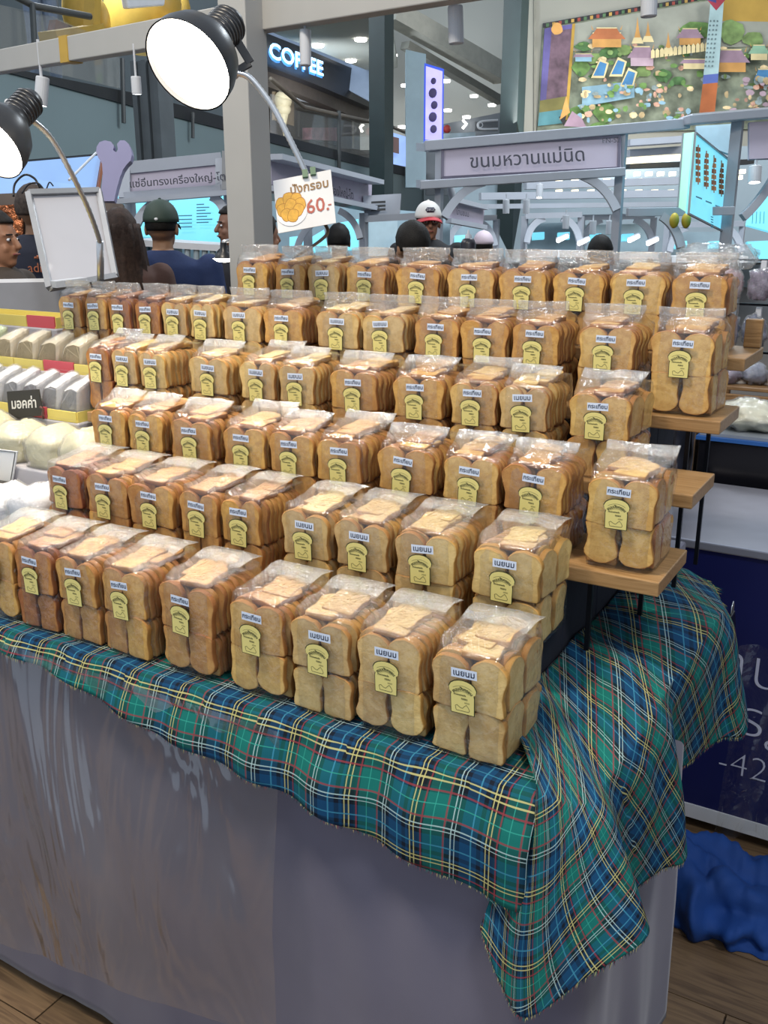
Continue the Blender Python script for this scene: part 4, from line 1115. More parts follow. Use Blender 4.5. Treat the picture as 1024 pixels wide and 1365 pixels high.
M_LITB = mat('screen_lit_blue', '6f92bc', 0.4, emit=(0.36, 0.55, 0.95), es=0.5)
M_SPOTB = mat('spot_body', 'b9bcc2', 0.4)
M_GLOW = mat('downlight_glow', 'ffffff', 0.4, emit=(1.0, 0.97, 0.90), es=9)
M_WARMS = mat('warm_strip', 'f2e4b8', 0.4, emit=(1.0, 0.88, 0.60), es=1.6)
M_GLASS = film_mat('rail_glass', 0.06, 1.2, 1, 0.0, rough=0.03)

# far shell of the hall
tag(MB().box((-30, 24.0, -0.05), (-4.0, 24.2, 12)).build('wall_back', mat('wall_far', '8a9294', 0.8, var=0.06, scale=0.8)), kind='structure')
tag(MB().box((-30.2, -1, -0.05), (-30, 24, 12)).build('wall_left', M_WALLL), kind='structure')
tag(MB().box((13.8, -1, -0.05), (14.0, 24, 12)).build('wall_right', M_WALLR), kind='structure')

# --- left wing: parapet wall of the upper floor, running away to the right
A0 = PD(15, 96, 8.0); A1 = PD(566, 238, 18.0)
ndir = (A1 - A0); ndir.z = 0; ndir.normalize(); nrm = Vector((ndir.y, -ndir.x, 0))
if nrm.dot(C0 - A0) < 0: nrm = -nrm
def PL(px, py, off=0.0): return plane_hit(px, py, A0 - nrm * off, nrm)
def quadP(mb, pts, off, th, m=0):
    q = [PL(x, y, off) for x, y in pts]; mb.slab(q, th, nrm if (q[1] - q[0]).cross(q[-1] - q[0]).dot(nrm) > 0 else nrm, m)
def slab_px(name, pts, off, th, m, kind='structure', parent=None):
    mb = MB(); q = [PL(x, y, off) for x, y in pts]
    mb.slab(q, th, nrm); o = mb.build(name, m, parent)
    if kind and parent is None: tag(o, kind=kind)
    return o
slab_px('trim_1', [(-200, 52), (20, 96), (190, 141), (300, 170), (360, 186), (450, 209), (565, 238), (565, 330), (566, 420), (-200, 420)][::1], 0.02, 0.10, M_WALLL).name = 'wall_lower'
slab_px('trim_1', [(-200, 33), (20, 92), (190, 126), (300, 156), (361, 177), (450, 200), (565, 229), (565, 240), (450, 213), (361, 190), (300, 173), (190, 145), (20, 99), (-200, 52)], 0.0, 0.25, M_BAND)
# upper floor slab behind the parapet, with floor of the shops
fa, fb = PL(-200, 52), PL(566, 239)
ub = MB(); ub.hexa([fa - nrm * 0.12 + Vector((0, 0, -0.25)), fb - nrm * 0.12 + Vector((0, 0, -0.25)), fb - nrm * 7 + Vector((0, 0, -0.25)), fa - nrm * 7 + Vector((0, 0, -0.25)),
     fa - nrm * 0.12 + Vector((0, 0, 0.0)), fb - nrm * 0.12, fb - nrm * 7, fa - nrm * 7])
tag(ub.build('ceiling_under_gallery', M_CEIL), kind='structure')
# glass balustrade with handrail posts above the parapet
bal = empty('balustrade', PL(240, 150), 'long sloping gallery balustrade with glass and dark handrail over the booths', 'balustrade')
mb = MB(); mb.tube([PL(361, 105, -0.02), PL(405, 143, -0.02), PL(520, 168, -0.02), PL(566, 187, -0.02)], 0.03, 8); mb.build('handrail', mat('rail_wood', '6d6459', 0.4), bal, smooth=True)
mb = MB(); mb.tube([PL(-60, -46, -0.02), PL(45, 8, -0.02), PL(120, 22, -0.02)], 0.03, 8); mb.build('handrail', mat('rail_wood2', '4a4a48', 0.4), bal, smooth=True)
for (x0, y0, x1, y1, r) in [(452, 148, 452, 228, 0.03), (543, 178, 543, 248, 0.035), (43, 5, 46, 60, 0.025), (163, 78, 165, 164, 0.022), (257, 150, 257, 184, 0.02)]:
    MB().tube([PL(x0, y0, -0.05), PL(x1, y1, -0.05)], r, 8).build('rail_post', mat('rail_dark', '3b4042', 0.4), bal)
quad = [(361, 125), (450, 152), (566, 192), (566, 232), (450, 203), (361, 178)]
mb = MB(); mb.slab([PL(x, y, 0.05) for x, y in quad], 0.01, nrm); mb.build('glass_panel', M_GLASS, bal)
mb = MB(); mb.slab([PL(x, y, 0.05) for x, y in [(-20, 2), (70, 22), (160, 60), (160, 118), (70, 97), (-20, 74)]], 0.01, nrm); mb.build('glass_panel', M_GLASS, bal)

# --- coffee shop upstairs
sh = empty('coffee_shop', PL(430, 150, 1.6), 'upstairs coffee shop with black fascia and glowing blue COFFEE letters', 'shop')
def shop(name, pts, off, th, m):
    mb = MB(); mb.slab([PL(x, y, off) for x, y in pts], th, nrm); return mb.build(name, m, sh)
shop('fascia', [(345, 40), (420, 70), (500, 104), (500, 146), (420, 112), (345, 84)], 1.3, 0.3, mat('fascia_black', '17171c', 0.35, var=0.2))
shop('lower_fascia', [(345, 85), (420, 113), (500, 147), (500, 168), (420, 134), (345, 104)], 1.5, 0.2, mat('fascia_brown', '3c342e', 0.5, var=0.2))
shop('back_wall', [(330, 90), (505, 140), (505, 235), (330, 190)], 2.6, 0.1, mat('shop_brown', '5b5148', 0.6, var=0.35, scale=2))
shop('bright_cornice', [(398, 126), (468, 140), (464, 146), (398, 134)], 2.2, 0.05, M_CARD)
shop('counter_display', [(416, 170), (452, 170), (452, 188), (416, 186)], 2.0, 0.2, mat('display_red', '6b4a50', 0.5, var=0.5, scale=8))
shop('menu_panel', [(400, 148), (455, 160), (455, 196), (400, 182)], 2.4, 0.05, mat('shop_dark', '34302c', 0.5, var=0.3, scale=4))
shop('side_panel', [(472, 160), (500, 166), (500, 206), (472, 198)], 2.4, 0.05, mat('shop_cream', '8a8478', 0.5, var=0.2, scale=4))
# ice cream poster
shop('poster', [(366, 122), (392, 128), (392, 168), (366, 160)], 2.2, 0.05, mat('poster_tan', '7c6a52', 0.5, var=0.15, scale=6))
mb = MB(); c_ = PL(377, 134, 2.1); mb.ball(c_, 0.16, n=16); mb.ball(c_ + Vector((0, 0, -0.14)), (0.14, 0.14, 0.12), n=16); mb.lathe([(0.001, -0.6), (0.12, -0.12)], c_, (0, 0, 1), 12); mb.build('ice_cream_sign', [mat('ice_cream', 'd9c9a4', 0.5)], sh, smooth=True)
M_NEON = mat('neon_blue', '8fd0ff', 0.4, emit=(0.30, 0.62, 1.0), es=3.2)
M_NEONB = mat('neon_edge', '2a60a0', 0.4, emit=(0.05, 0.25, 0.7), es=0.8)
pa, pb = PL(357, 66, 1.18), PL(429, 92, 1.18); X = (pb - pa).normalized(); Z = Vector((0, 0, 1))
lm = text_mesh('COFFEE', 1.0, M_NEON, 3, 0.02)
xs_ = [v.co.x for v in lm.vertices]; ys_ = [v.co.y for v in lm.vertices]; sx_ = (pb - pa).length / (max(xs_) - min(xs_))
hgt = (PL(395, 68, 1.18) - PL(395, 90, 1.18)).length; sy_ = hgt / (max(ys_) - min(ys_)) * 0.95
mid = (pa + pb) / 2
for nm, k, off, m_ in (('letter_backing', 1.0, 0.0, M_NEONB), ('lettering', 1.0, 0.03, M_NEON)):
    mb = MB(); vs = [mid + X * ((v.co.x - (max(xs_) + min(xs_)) / 2) * sx_) + Z * ((v.co.y - (max(ys_) + min(ys_)) / 2) * sy_) + nrm * off + ((-Z * 0.03 + X * 0.02) if m_ is M_NEONB else Vector((0, 0, 0))) for v in lm.vertices]
    mb.add(vs, [tuple(p.vertices) for p in lm.polygons]); mb.build(nm, m_, sh)
# gallery ceiling above the shop with downlights
g0 = [PL(340, 30, 1.2), PL(700, 160, 1.2)]
zc1 = PL(345, 38, 1.0).z
tag(MB().slab([PZ(300, -30, zc1), PZ(345, 36, zc1), PZ(500, 98, zc1), PZ(530, 90, zc1), PZ(520, 10, zc1)], 0.1, (0, 0, -1)).build('ceiling_gallery', M_CEIL), kind='structure')
area('shop_fill', PL(430, 175, 0.7), PL(440, 90, 1.6), 0.8, 45, (0.85, 0.92, 1.0))  # added upward fill that lightens the gallery ceiling, no fitting of the shop
# --- middle: far wall, bluish wall return, columns
def facing(name, pts, Z, th, m, kind='structure', parent=None):
    mb = MB(); q = [PD(x, y, Z) for x, y in pts]; mb.slab(q, th, Vector((-HD.x, -HD.y, 0)))
    o = mb.build(name, m, parent)
    if kind and parent is None: tag(o, kind=kind)
    return o
facing('trim_2', [(355, 10), (520, 10), (520, 150), (355, 60)], 17.5, 0.1, mat('gallery_soffit', '7f8ea4', 0.7, var=0.05))
facing('trim_3', [(541, 66), (568, 72), (568, 250), (541, 250)], 15.0, 0.4, mat('wall_blue_grey', '8ba0aa', 0.7, var=0.03))
facing('trim_4', [(480, -40), (760, -40), (760, 200), (480, 200)], 19.0, 0.2, mat('hall_far_ceiling', 'b4b4ac', 0.8, var=0.05, scale=0.6))
facing('trim_5', [(568, 170), (668, 150), (668, 260), (568, 260)], 18.0, 0.2, mat('far_gallery', '7d8288', 0.8, var=0.25, scale=1.2))
mb = MB(); mb.beam(PD(520, 15, 15.5), PD(670, 100, 17.5), 0.35, 0.3); tag(mb.build('beam', mat('hall_beam', 'a8a89e', 0.7)), kind='structure')
mb = MB(); mb.beam(PD(540, 60, 16.0), PD(668, 135, 17.8), 0.2, 0.12); tag(mb.build('beam', mat('hall_beam2', '75766f', 0.7)), kind='structure')
def column(x0, x1, yb, yt, Z, m):
    a = PD(x0, 290, Z); b = PD(x1, 290, Z); w_ = (b - a).length; c = (a + b) / 2
    o = MB().box((c.x - w_ / 2, c.y - w_ / 2, 0.0), (c.x + w_ / 2, c.y + w_ / 2, 12)).build('column', m); o.rotation_euler = (0, 0, 0); tag(o, kind='structure')
column(497, 520, 255, 20, 11.0, M_COLD)
column(666, 690, 255, 0, 12.5, M_COLD)
# grey column at the left: fluted post of the gallery
c = PD(209, 290, 7.6)
mb = MB()
for k in range(5): mb.box((c.x - 0.13 + k * 0.055, c.y - 0.04 + (k % 2) * 0.02, 0), (c.x - 0.13 + k * 0.055 + 0.048, c.y + 0.12, PD(209, 90, 7.6).z))
tag(mb.build('column', M_COLG), kind='structure')
# lit vertical banner
bn = empty('lit_banner', PD(578, 140, 13.5), 'tall glowing violet blue banner screen beside the dark green column', 'screen')
facing('frame', [(566, 84), (592, 92), (591, 192), (565, 190)], 13.55, 0.1, mat('banner_frame', '1a2c7c', 0.4, emit=(0.05, 0.12, 0.8), es=0.6), None, bn)
facing('screen', [(568, 88), (590, 95), (589, 188), (567, 186)], 13.5, 0.03, mat('banner_violet', '8c86c8', 0.4, emit=(0.42, 0.38, 0.85), es=0.8, var=0.4, scale=2), None, bn)
mb = MB()
for i, (x, y, r) in enumerate([(578, 108, 4), (577, 124, 6), (579, 140, 5), (577, 156, 6), (578, 172, 5)]):
    mb.ball(PD(x, y, 13.4), (r * 0.011, 0.01, r * 0.011), n=10, k=6)
mb.build('printed_shapes', mat('banner_dark', '4a4070', 0.5), bn)
bn2 = empty('lit_banner', PD(572, 210, 14.5), 'lower bluish lit poster right of the gallery balustrade', 'screen')
facing('screen', [(521, 176), (541, 182), (541, 222), (521, 218)], 13.0, 0.05, mat('poster_blue', '6f8cc0', 0.4, emit=(0.3, 0.42, 0.8), es=0.5, var=0.4, scale=3), None, bn2)
facing('printed_panel', [(524, 182), (532, 184), (532, 205), (524, 203)], 12.9, 0.02, mat('poster_brown', '5d4340', 0.5), None, bn2)
# far shop on the gallery with a lit script sign
fs_ = empty('far_shop', PD(640, 165, 17.0), 'far shop with an outlined lit sign behind the dark green column', 'shop')
facing('sign_board', [(634, 162), (664, 158), (664, 174), (634, 174)], 17.2, 0.1, mat('far_sign', '6a6c70', 0.5), None, fs_)
P_ = [PD(x, y, 17.0) for x, y in [(664, 160), (642, 162), (637, 167), (642, 172), (664, 172)]]
MB().tube([catmull(P_, i / 30) for i in range(31)], 0.02, 6).build('outline', M_CARD, fs_)
mb = MB(); add_text(mb, 'D', 0.13, M_CARD, PD(641, 167, 16.95), RT, UPW); mb.build('lettering', M_CARD, fs_)
P_ = [PD(x, y, 16.9) for x, y in [(617, 160), (622, 165), (617, 171)]]
MB().tube(P_, 0.02, 6).build('arrow_mark', M_GLOW, fs_)
facing('counter', [(592, 178), (634, 176), (634, 192), (592, 196)], 16.5, 0.4, mat('far_counter', 'a3b3bb', 0.5, var=0.3, scale=4), None, fs_)
MB().ball(PD(596, 172, 16.8), 0.07).build('red_ornament', mat('ornament_red', 'b03a34', 0.5), fs_, smooth=True)
# downlights (round, set in the gallery ceilings)
DL = [(424, 62, 17.2), (481, 54, 17.2), (468, 82, 17.2), (523, 75, 17.5), (541, 115, 18), (594, 109, 18.0), (632, 129, 18.2), (656, 141, 18.2), (622, 157, 17.8), (536, 170, 18.0), (408, 119, 16.9), (687, 128, 18.3), (597, 148, 18.2)]
for i, (x, y, Z) in enumerate(DL):
    c = PZ(x, y, zc1 - 0.028) if (x < 490 and y < 110) else PD(x, y, Z)
    d = MB(); r = 0.075 if y < 120 else 0.06
    d.lathe([(0.001, -0.012), (r, -0.012), (r * 1.25, 0.0), (r * 1.25, 0.03), (0.001, 0.03)], c, (0, 0, 1), 16)
    o = d.build('downlight', M_GLOW, smooth=False)
    tag(o, 'round bright downlight in the far gallery ceiling, %s one counted from the left side' % ['third', 'sixth', 'fourth', 'seventh', 'ninth', 'tenth', 'thirteenth', 'fourteenth', 'twelfth', 'eighth', 'second', 'last', 'eleventh'][i], 'ceiling light', 'downlights in the far gallery')

# --- right wall with the temple mural
WZ = 14.0
facing('wall_mural', [(690, -160), (1500, -160), (1500, 330), (690, 330)], WZ, 0.3, M_WALLR)
facing('trim_6', [(690, -160), (697, -160), (697, 330), (690, 330)], WZ - 0.05, 0.2, mat('wall_edge', '6f7069', 0.7))
facing('trim_7', [(712, -160), (715, -160), (715, 330), (712, 330)], WZ - 0.04, 0.1, mat('wall_groove', '7d7c72', 0.7))
mu = empty('temple_mural', PD(860, 90, WZ - 0.1), 'large painted mural of temples, blue roofs and trees on the warm grey wall', 'mural')
def MC(n, c, var=0.25, s=3): return mat('mural_' + n, c, 0.8, var=var, scale=s)
mq = [(724, 31), (1100, -34), (1100, 170), (716, 178)]
mb = MB(); mb.slab([PD(x, y, WZ - 0.06) for x, y in mq], 0.05, (-HD.x, -HD.y, 0)); mb.build('painted_ground', MC('ground', '78806f', 0.5, 4), mu)
LIFT = [WZ - 0.075]
def flat(pts, m, mbs={}):
    LIFT[0] -= 0.0009
    q = [PD(x, y, LIFT[0]) for x, y in pts]
    mbs_ = mural_sets.setdefault(m.name, (m, MB()))[1]
    mbs_.add(q, [tuple(range(len(q)))])
mural_sets = {}
TOP = lambda x: 31 - (x - 724) * 65 / 376
sky = MC('sky', '8d9086', 0.12); flat([(764, TOP(764) + 8), (1100, TOP(1100) + 8), (1100, 60), (764, 68)], sky)
flat([(962, TOP(962)), (1100, TOP(1100)), (1100, 30), (962, 28)], MC('gold_sky', 'a8893f', 0.1))
dk = MC('border_dark', '2c2a30', 0.7, 8); flat([(724, 31), (948, -8), (948, -2), (724, 37)], dk)
rnd = random.Random(5)
bc_ = [MC('border_green', '4c6a4a'), MC('border_gold', 'a98a4a'), MC('border_red', '8a4038')]
for i in range(26):
    x = 728 + i * 8.4; y = TOP(x); flat([(x, y + 1), (x + 4, y + 0.4), (x + 4, y + 5), (x, y + 5.6)], bc_[i % 3])
vio = MC('violet', '5a5488', 0.3); flat([(726, 38), (763, 32), (757, 128), (720, 134)], MC('plum', '5f4c58', 0.45, 6)); flat([(726, 38), (736, 36), (728, 134), (720, 135)], vio); flat([(726, 38), (763, 32), (763, 38), (726, 44)], vio)
flat([(720, 134), (757, 128), (756, 145), (719, 150)], MC('olive', '6f6a3c')); flat([(719, 150), (756, 145), (753, 164), (717, 168)], MC('teal_b', '4f8088')); 
flat([(763, 32), (767, 31), (757, 160), (753, 160)], MC('gold_line', 'a4843a'))
gr = [MC('tree1', '5a7a42', 0.4, 8), MC('tree2', '6c8450', 0.4, 8), MC('tree3', '44663c', 0.4, 8)]
pk = [MC('rock_pink', 'b08a78', 0.4, 10), MC('rock_tan', '9c8a68', 0.4, 10), MC('rock_grey', '7c8a8a', 0.4, 10), MC('fig_cream', 'c9b48c', 0.4, 10)]
def blob(cx, cy, rx, ry, m, k=12):
    flat([(cx + rx * math.cos(2 * PI * i / k) * (1 + rnd.uniform(-0.18, 0.18)), cy + ry * math.sin(2 * PI * i / k) * (1 + rnd.uniform(-0.18, 0.18))) for i in range(k)], m)
for (cx, cy, rx, ry) in [(778, 62, 12, 6), (795, 78, 14, 8), (815, 70, 16, 8), (833, 66, 10, 7), (770, 150, 12, 9), (806, 150, 14, 14), (884, 100, 12, 8), (858, 95, 10, 7), (930, 40, 22, 12), (975, 42, 16, 18), (1005, 52, 14, 10), (775, 90, 12, 12), (905, 108, 10, 6), (800, 168, 12, 6)]: blob(cx, cy, rx, ry, rnd.choice(gr))
for i in range(80):
    x = rnd.uniform(770, 1030); y = rnd.uniform(58, 118); blob(x, y, rnd.uniform(2, 7), rnd.uniform(1.5, 4), rnd.choice(gr + gr + pk), 8)
M_OR, M_OR2, M_BL, M_BLW, M_LIL, M_LILW, M_CRM = MC('roof_orange', '9c5f3c'), MC('wall_orange', 'b0844a'), MC('roof_blue', '3f74a0'), MC('wall_blue', '7a9cae'), MC('roof_lilac', '8a7484'), MC('wall_lilac', 'a08c98'), MC('cream', 'c2b48a')
def temple(cx, cy, w_, h, roof, wall, tiers=2):
    flat([(cx - w_ * 0.42, cy), (cx + w_ * 0.42, cy), (cx + w_ * 0.42, cy - h * 0.45), (cx - w_ * 0.42, cy - h * 0.45)], wall)
    for t in range(tiers):
        k = 1 - 0.28 * t; y = cy - h * (0.42 + 0.26 * t)
        flat([(cx - w_ * 0.55 * k, y), (cx + w_ * 0.55 * k, y), (cx + w_ * 0.40 * k, y - h * 0.30), (cx - w_ * 0.40 * k, y - h * 0.30)], roof)
        flat([(cx - w_ * 0.40 * k, y - h * 0.28), (cx + w_ * 0.40 * k, y - h * 0.28), (cx + w_ * 0.42 * k, y - h * 0.34), (cx - w_ * 0.42 * k, y - h * 0.34)], M_CRM)
    for s_ in (-1, 1): flat([(cx + s_ * w_ * 0.42, cy - h * 0.9), (cx + s_ * w_ * 0.46, cy - h * 1.15), (cx + s_ * w_ * 0.38, cy - h * 0.9)], M_OR2)
temple(809, 63, 46, 26, M_OR, M_OR2); temple(856, 88, 36, 26, M_LIL, M_LILW); temple(778, 82, 26, 14, M_LIL, M_BLW, 1)
flat([(776, 142), (846, 130), (846, 108), (776, 116)], M_BLW)
for (cx, cy) in [(800, 92), (824, 90), (838, 104)]:
    flat([(cx - 12, cy + 12), (cx + 6, cy + 12), (cx + 12, cy - 8), (cx, cy - 14)], M_CRM); flat([(cx - 9, cy + 9), (cx + 5, cy + 9), (cx + 9, cy - 7), (cx, cy - 10)], M_BL)
temple(920, 60, 34, 22, M_LIL, M_OR2); temple(928, 92, 40, 18, M_LIL, M_CRM, 1); temple(975, 96, 46, 30, M_LIL, M_OR2); temple(1012, 80, 26, 20, MC('roof_green', '7ca088'), M_CRM); temple(1018, 118, 24, 26, M_BL, M_OR)
for (cx, cy, h) in [(850, 58, 36), (864, 56, 28), (891, 72, 30)]:
    flat([(cx - 6, cy), (cx + 6, cy), (cx + 2, cy - h * 0.5), (cx, cy - h), (cx - 2, cy - h * 0.5)], M_OR2); flat([(cx - 8, cy), (cx + 8, cy), (cx + 5, cy - 8), (cx - 5, cy - 8)], M_CRM)
for i in range(14): flat([(868 + i * 6, 78 - i * 0.8), (873 + i * 6, 77 - i * 0.8), (873 + i * 6, 68 - i * 0.8), (870.5 + i * 6, 65 - i * 0.8), (868 + i * 6, 68 - i * 0.8)], M_CRM)
for i in range(90):
    x = rnd.uniform(772, 925); y = rnd.uniform(112, 160); blob(x, y, rnd.uniform(1.5, 6), rnd.uniform(1.5, 4.5), rnd.choice(pk + gr[:1] + [M_BLW]), 7)
for i in range(50):
    x = rnd.uniform(962, 1045); y = rnd.uniform(100, 150); blob(x, y, rnd.uniform(2, 7), rnd.uniform(2, 5), rnd.choice(pk + [M_LILW]), 7)
# vertical banner of the mural
flat([(947, 6), (965, 3), (958, 98), (938, 100)], MC('banner_cyan', '8fa8ac', 0.2)); flat([(938, 100), (958, 98), (957, 110), (937, 112)], MC('banner_blue', '4a5a98')); flat([(937, 112), (957, 110), (953, 150), (932, 152)], MC('banner_rust', '96552f'))
flat([(943, 0), (955, -8), (967, 0), (955, 14)], MC('kite_red', '8c3040')); flat([(943, 0), (955, -8), (955, 4)], MC('kite_blue', '3a3a70'))
for r in range(11):
    for c2 in range(3): blob(947.5 + c2 * 4.6 - r * 0.7, 28 + r * 6, 1.3, 1.5, MC('banner_grey', '55686c'), 6)
flat([(745, 156), (756, 150), (752, 168)], MC('black', '1c1c20')); flat([(752, 168), (763, 148), (776, 158), (782, 170)], M_LIL); flat([(746, 160), (755, 128), (760, 150)], M_OR2)
blob(743, 38, 8, 8, M_OR2)
pb = MB(); pm = []
for k, (m, b) in mural_sets.items(): pb.add(b.v, b.f, len(pm)); pm.append(m)
pb.build('painting', pm, mu)

# --- yellow kiosk upstairs, in front of the parapet glass
yk = empty('yellow_kiosk', PL(160, 20, -0.1), 'bulging mustard yellow kiosk figure above the gallery edge at the top left', 'kiosk')
M_MUS = mat('mustard', 'b3913a', 0.5, var=0.08)
def at(px, py, off): return PL(px, py, off)
def yball(x, y, rx, ry, off, name='yellow_body'):
    c = at(x, y, off); s_ = (at(x + 1, y, off) - c).length
    MB().ball(c, (s_ * rx * 0.75, s_ * rx * 0.5, s_ * ry), n=20, k=12).build(name, M_MUS, yk, smooth=True)
yball(108, 14, 24, 26, 0.6); yball(130, 30, 16, 18, 0.5); yball(190, 8, 44, 34, 0.7); yball(235, 20, 16, 20, 0.7)
mb = MB(); a, b = at(64, 50, 0.2), at(128, 40, 0.2); mb.beam(a, b, 0.2, 0.10); mb.beam(at(120, 44, 0.2), at(248, 34, 0.25), 0.2, 0.05); mb.beam(at(124, -10, 0.2), at(122, 42, 0.2), 0.12, 0.1); mb.build('yellow_ledge', M_MUS, yk)
mb = MB(); mb.slab([at(168, -10, 0.1), at(222, -10, 0.1), at(220, 8, 0.1), at(172, 12, 0.1)], 0.08, nrm); mb.build('white_panel', M_CARD, yk, bevel=0.02)
mb = MB(); mb.slab([at(75, 26, 0.5), at(108, 40, 0.5), at(104, 46, 0.5), at(72, 40, 0.5)], 0.08, nrm); mb.build('goods_panel', mat('kiosk_goods', '5a3a3c', 0.5, var=0.6, scale=10), yk)

# --- stall frame: white post and top beam of our own stall, with spotlights
pc = PD(334, 300, 2.72)
st = MB().box((pc.x - 0.046, pc.y - 0.046, 0), (pc.x + 0.046, pc.y + 0.046, 3.2)).build('post', M_POST, bevel=0.003)
st.rotation_euler = (0, 0, 0)
tag(st, 'square white steel post of the stall rising behind the top row', 'post')
ba, bb = PD(-120, 104, 4.3), PD(372, 18, 2.55)
dirb = (bb - ba)
mb = MB(); mb.beam(ba, bb + dirb * 0.5, 0.05, 0.078); bo = mb.build('stall_beam', M_POST, bevel=0.003)
tag(bo, 'long white steel beam of the stall frame crossing the top left', 'beam')
mb = MB(); k_ = (PD(117, 62, 3.35)); tt = (k_ - ba).dot(dirb) / dirb.dot(dirb); k_ = ba + dirb * tt
mb.beam(k_ - dirb.normalized() * 0.028, k_ + dirb.normalized() * 0.028, 0.056, 0.084); o = mb.build('yellow_tape', M_MUS, bo)
def spot(px, py, Z, tilt, R, L, label, onb=True, stem=0.7):
    c = PD(px, py, Z); ax = Vector(tilt).normalized()
    t = empty('spotlight', c, label, 'spotlight', 'white cylinder spotlights')
    mb = MB(); mb.lathe([(0.001, 0), (R * 0.95, 0), (R, 0.004), (R, L), (R * 0.9, L + 0.002), (R * 0.88, L - 0.01)], c, ax, 20); mb.build('body', M_SPOTB, t, smooth=False)
    mb = MB(); mb.lathe([(0.001, L - 0.008), (R * 0.86, L - 0.008)], c, ax, 20); mb.build('lens', M_GLOW if onb else M_LIN, t)
    s_ = c + ax * L * 0.3; MB().tube([s_, s_ + Vector((0, 0, L * stem))], R * 0.22, 8).build('stem', M_SPOTB, t)
spot(57, 103, 3.45, (-0.10, -0.15, -1), 0.024, 0.095, 'white cylinder spotlight with glowing lens under the beam, left of the big lamp', stem=1.6)
spot(407, 40, 2.50, (0.02, -0.05, -1), 0.015, 0.085, 'white cylinder spotlight hanging before the COFFEE letters', False)
spot(607, 8, 2.2, (0.05, 0.02, -1), 0.018, 0.078, 'white cylinder spotlight hanging near the top centre before the far hall', False)
spot(866, -22, 2.1, (0.05, 0.02, -1), 0.018, 0.065, 'white cylinder spotlight cut by the top edge over the mural', False)
o = MB().beam(PD(590, -8, 2.2), PD(1000, -40, 2.1), 0.05, 0.02).build('light_track', M_POST); tag(o, 'white light track above the frame that carries two spotlights', 'light track')
spot(181, 102, 3.03, (0, 0, -1), 0.016, 0.05, 'small spotlight with a bright lens under the dark gallery band', stem=2.2)
# ================================================================== NEIGHBOURING BOOTHS
NC = Vector((-HD.x, -HD.y, 0))   # roughly towards us
def bm_px(mb, a, b, Za, Zb, w_, h_, mi=0):
    mb.beam(PD(a[0], a[1], Za), PD(b[0], b[1], Zb), w_, h_, mi)
def px2m(n, Z): return n * Z / FPX
def panel(name, pts, Z, th, m, parent, bevel=0.0):
    q = [PD(x, y, z_) for (x, y), z_ in zip(pts, Z if isinstance(Z, (list, tuple)) else [Z] * len(pts))]
    n = (q[1] - q[0]).cross(q[2] - q[0]).normalized()
    if n.dot(C0 - q[0]) < 0: n = -n
    mb = MB(); mb.slab(q, th, n); return mb.build(name, m, parent, bevel=bevel)
def floor_post(mb, px, py, Z, w_, ztop=None):
    p = PD(px, py, Z); mb.box((p.x - w_ / 2, p.y - w_ / 2, 0), (p.x + w_ / 2, p.y + w_ / 2, p.z))
def arc_bracket(name, a, b, bend, Z, w_, parent, m=None):
    """curved bracket between pixels a and b, bulging to pixel bend"""
    A, B, Cc = PD(*a, Z), PD(*b, Z), PD(*bend, Z)
    P = [(1 - t) ** 2 * A + 2 * t * (1 - t) * Cc + t * t * B for t in [i / 12 for i in range(13)]]
    mb = MB()
    for i in range(12): mb.beam(P[i], P[i + 1] + (P[i + 1] - P[i]) * 0.08, w_, w_ * 0.8, up=NC)
    return mb.build(name, m or M_FRAMEW, parent)
def sign_text(parent, s, a, b, Z, size, m, bold=0.0, dn=0.01):
    Za, Zb = Z if isinstance(Z, tuple) else (Z, Z)
    A, B = PD(*a, Za), PD(*b, Zb); X = (B - A).normalized(); Y = (UPV - X * UPV.dot(X)).normalized()
    mb = MB(); add_text(mb, s, size, m, (A + B) / 2 - FW * dn, X, Y, bold=bold, res=3); return mb.build('lettering', m, parent)

# ---- sweets booth in the middle right
Z = 7.0
bt = empty('sweets_booth', PD(705, 300, Z) * 1.0, 'white booth frame with pink fascia sign of seven Thai letters and more, right of centre', 'booth')
bt['label'] = 'large white booth frame with a pink Thai fascia sign below the mural'
mb = MB(); bm_px(mb, (566, 195), (917, 165), Z, Z, 0.12, px2m(13, Z)); mb.build('top_beam', M_FRAMEW, bt, bevel=0.006)
mb = MB(); bm_px(mb, (560, 247), (832, 229), Z, Z, 0.10, px2m(11, Z)); mb.build('lower_beam', M_FRAMEW, bt, bevel=0.006)
panel('sign_panel', [(590, 195.5), (828, 180.5), (828, 223.5), (590, 242)], Z - 0.02, 0.04, M_PINK, bt)
mb = MB()
for a, b in [((590, 195.5), (826, 181)), ((826, 181), (825, 224)), ((825, 224), (590, 237)), ((590, 237), (590, 195.5))]:
    mb.beam(PD(*a, Z - 0.03), PD(*b, Z - 0.03), 0.02, 0.008, up=NC)
mb.build('sign_border', mat('sign_border', '5a5668', 0.5), bt)
sign_text(bt, 'ขนมหวานแม่นิด', (652, 215.5), (754, 209), Z - 0.07, 0.135, M_SIGNINK, 0.0012)
sign_text(bt, 'FN-52', (805, 188.5), (824, 187.5), Z - 0.07, 0.052, M_SIGNINK)
mb = MB(); floor_post(mb, 586.5, 196, Z, px2m(9, Z)); mb.build('post', M_FRAMEW, bt)
mb = MB(); floor_post(mb, 831, 172, Z, px2m(11, Z)); mb.build('post', M_FRAMEW, bt)
mb = MB(); floor_post(mb, 984, 160, Z, px2m(14, Z)); mb.build('post', M_FRAMEW, bt)
mb = MB(); bm_px(mb, (914, 161), (1100, 145), Z - 0.1, Z - 0.1, 0.2, px2m(11, Z)); mb.build('top_beam', M_FRAMEW, bt, bevel=0.006)
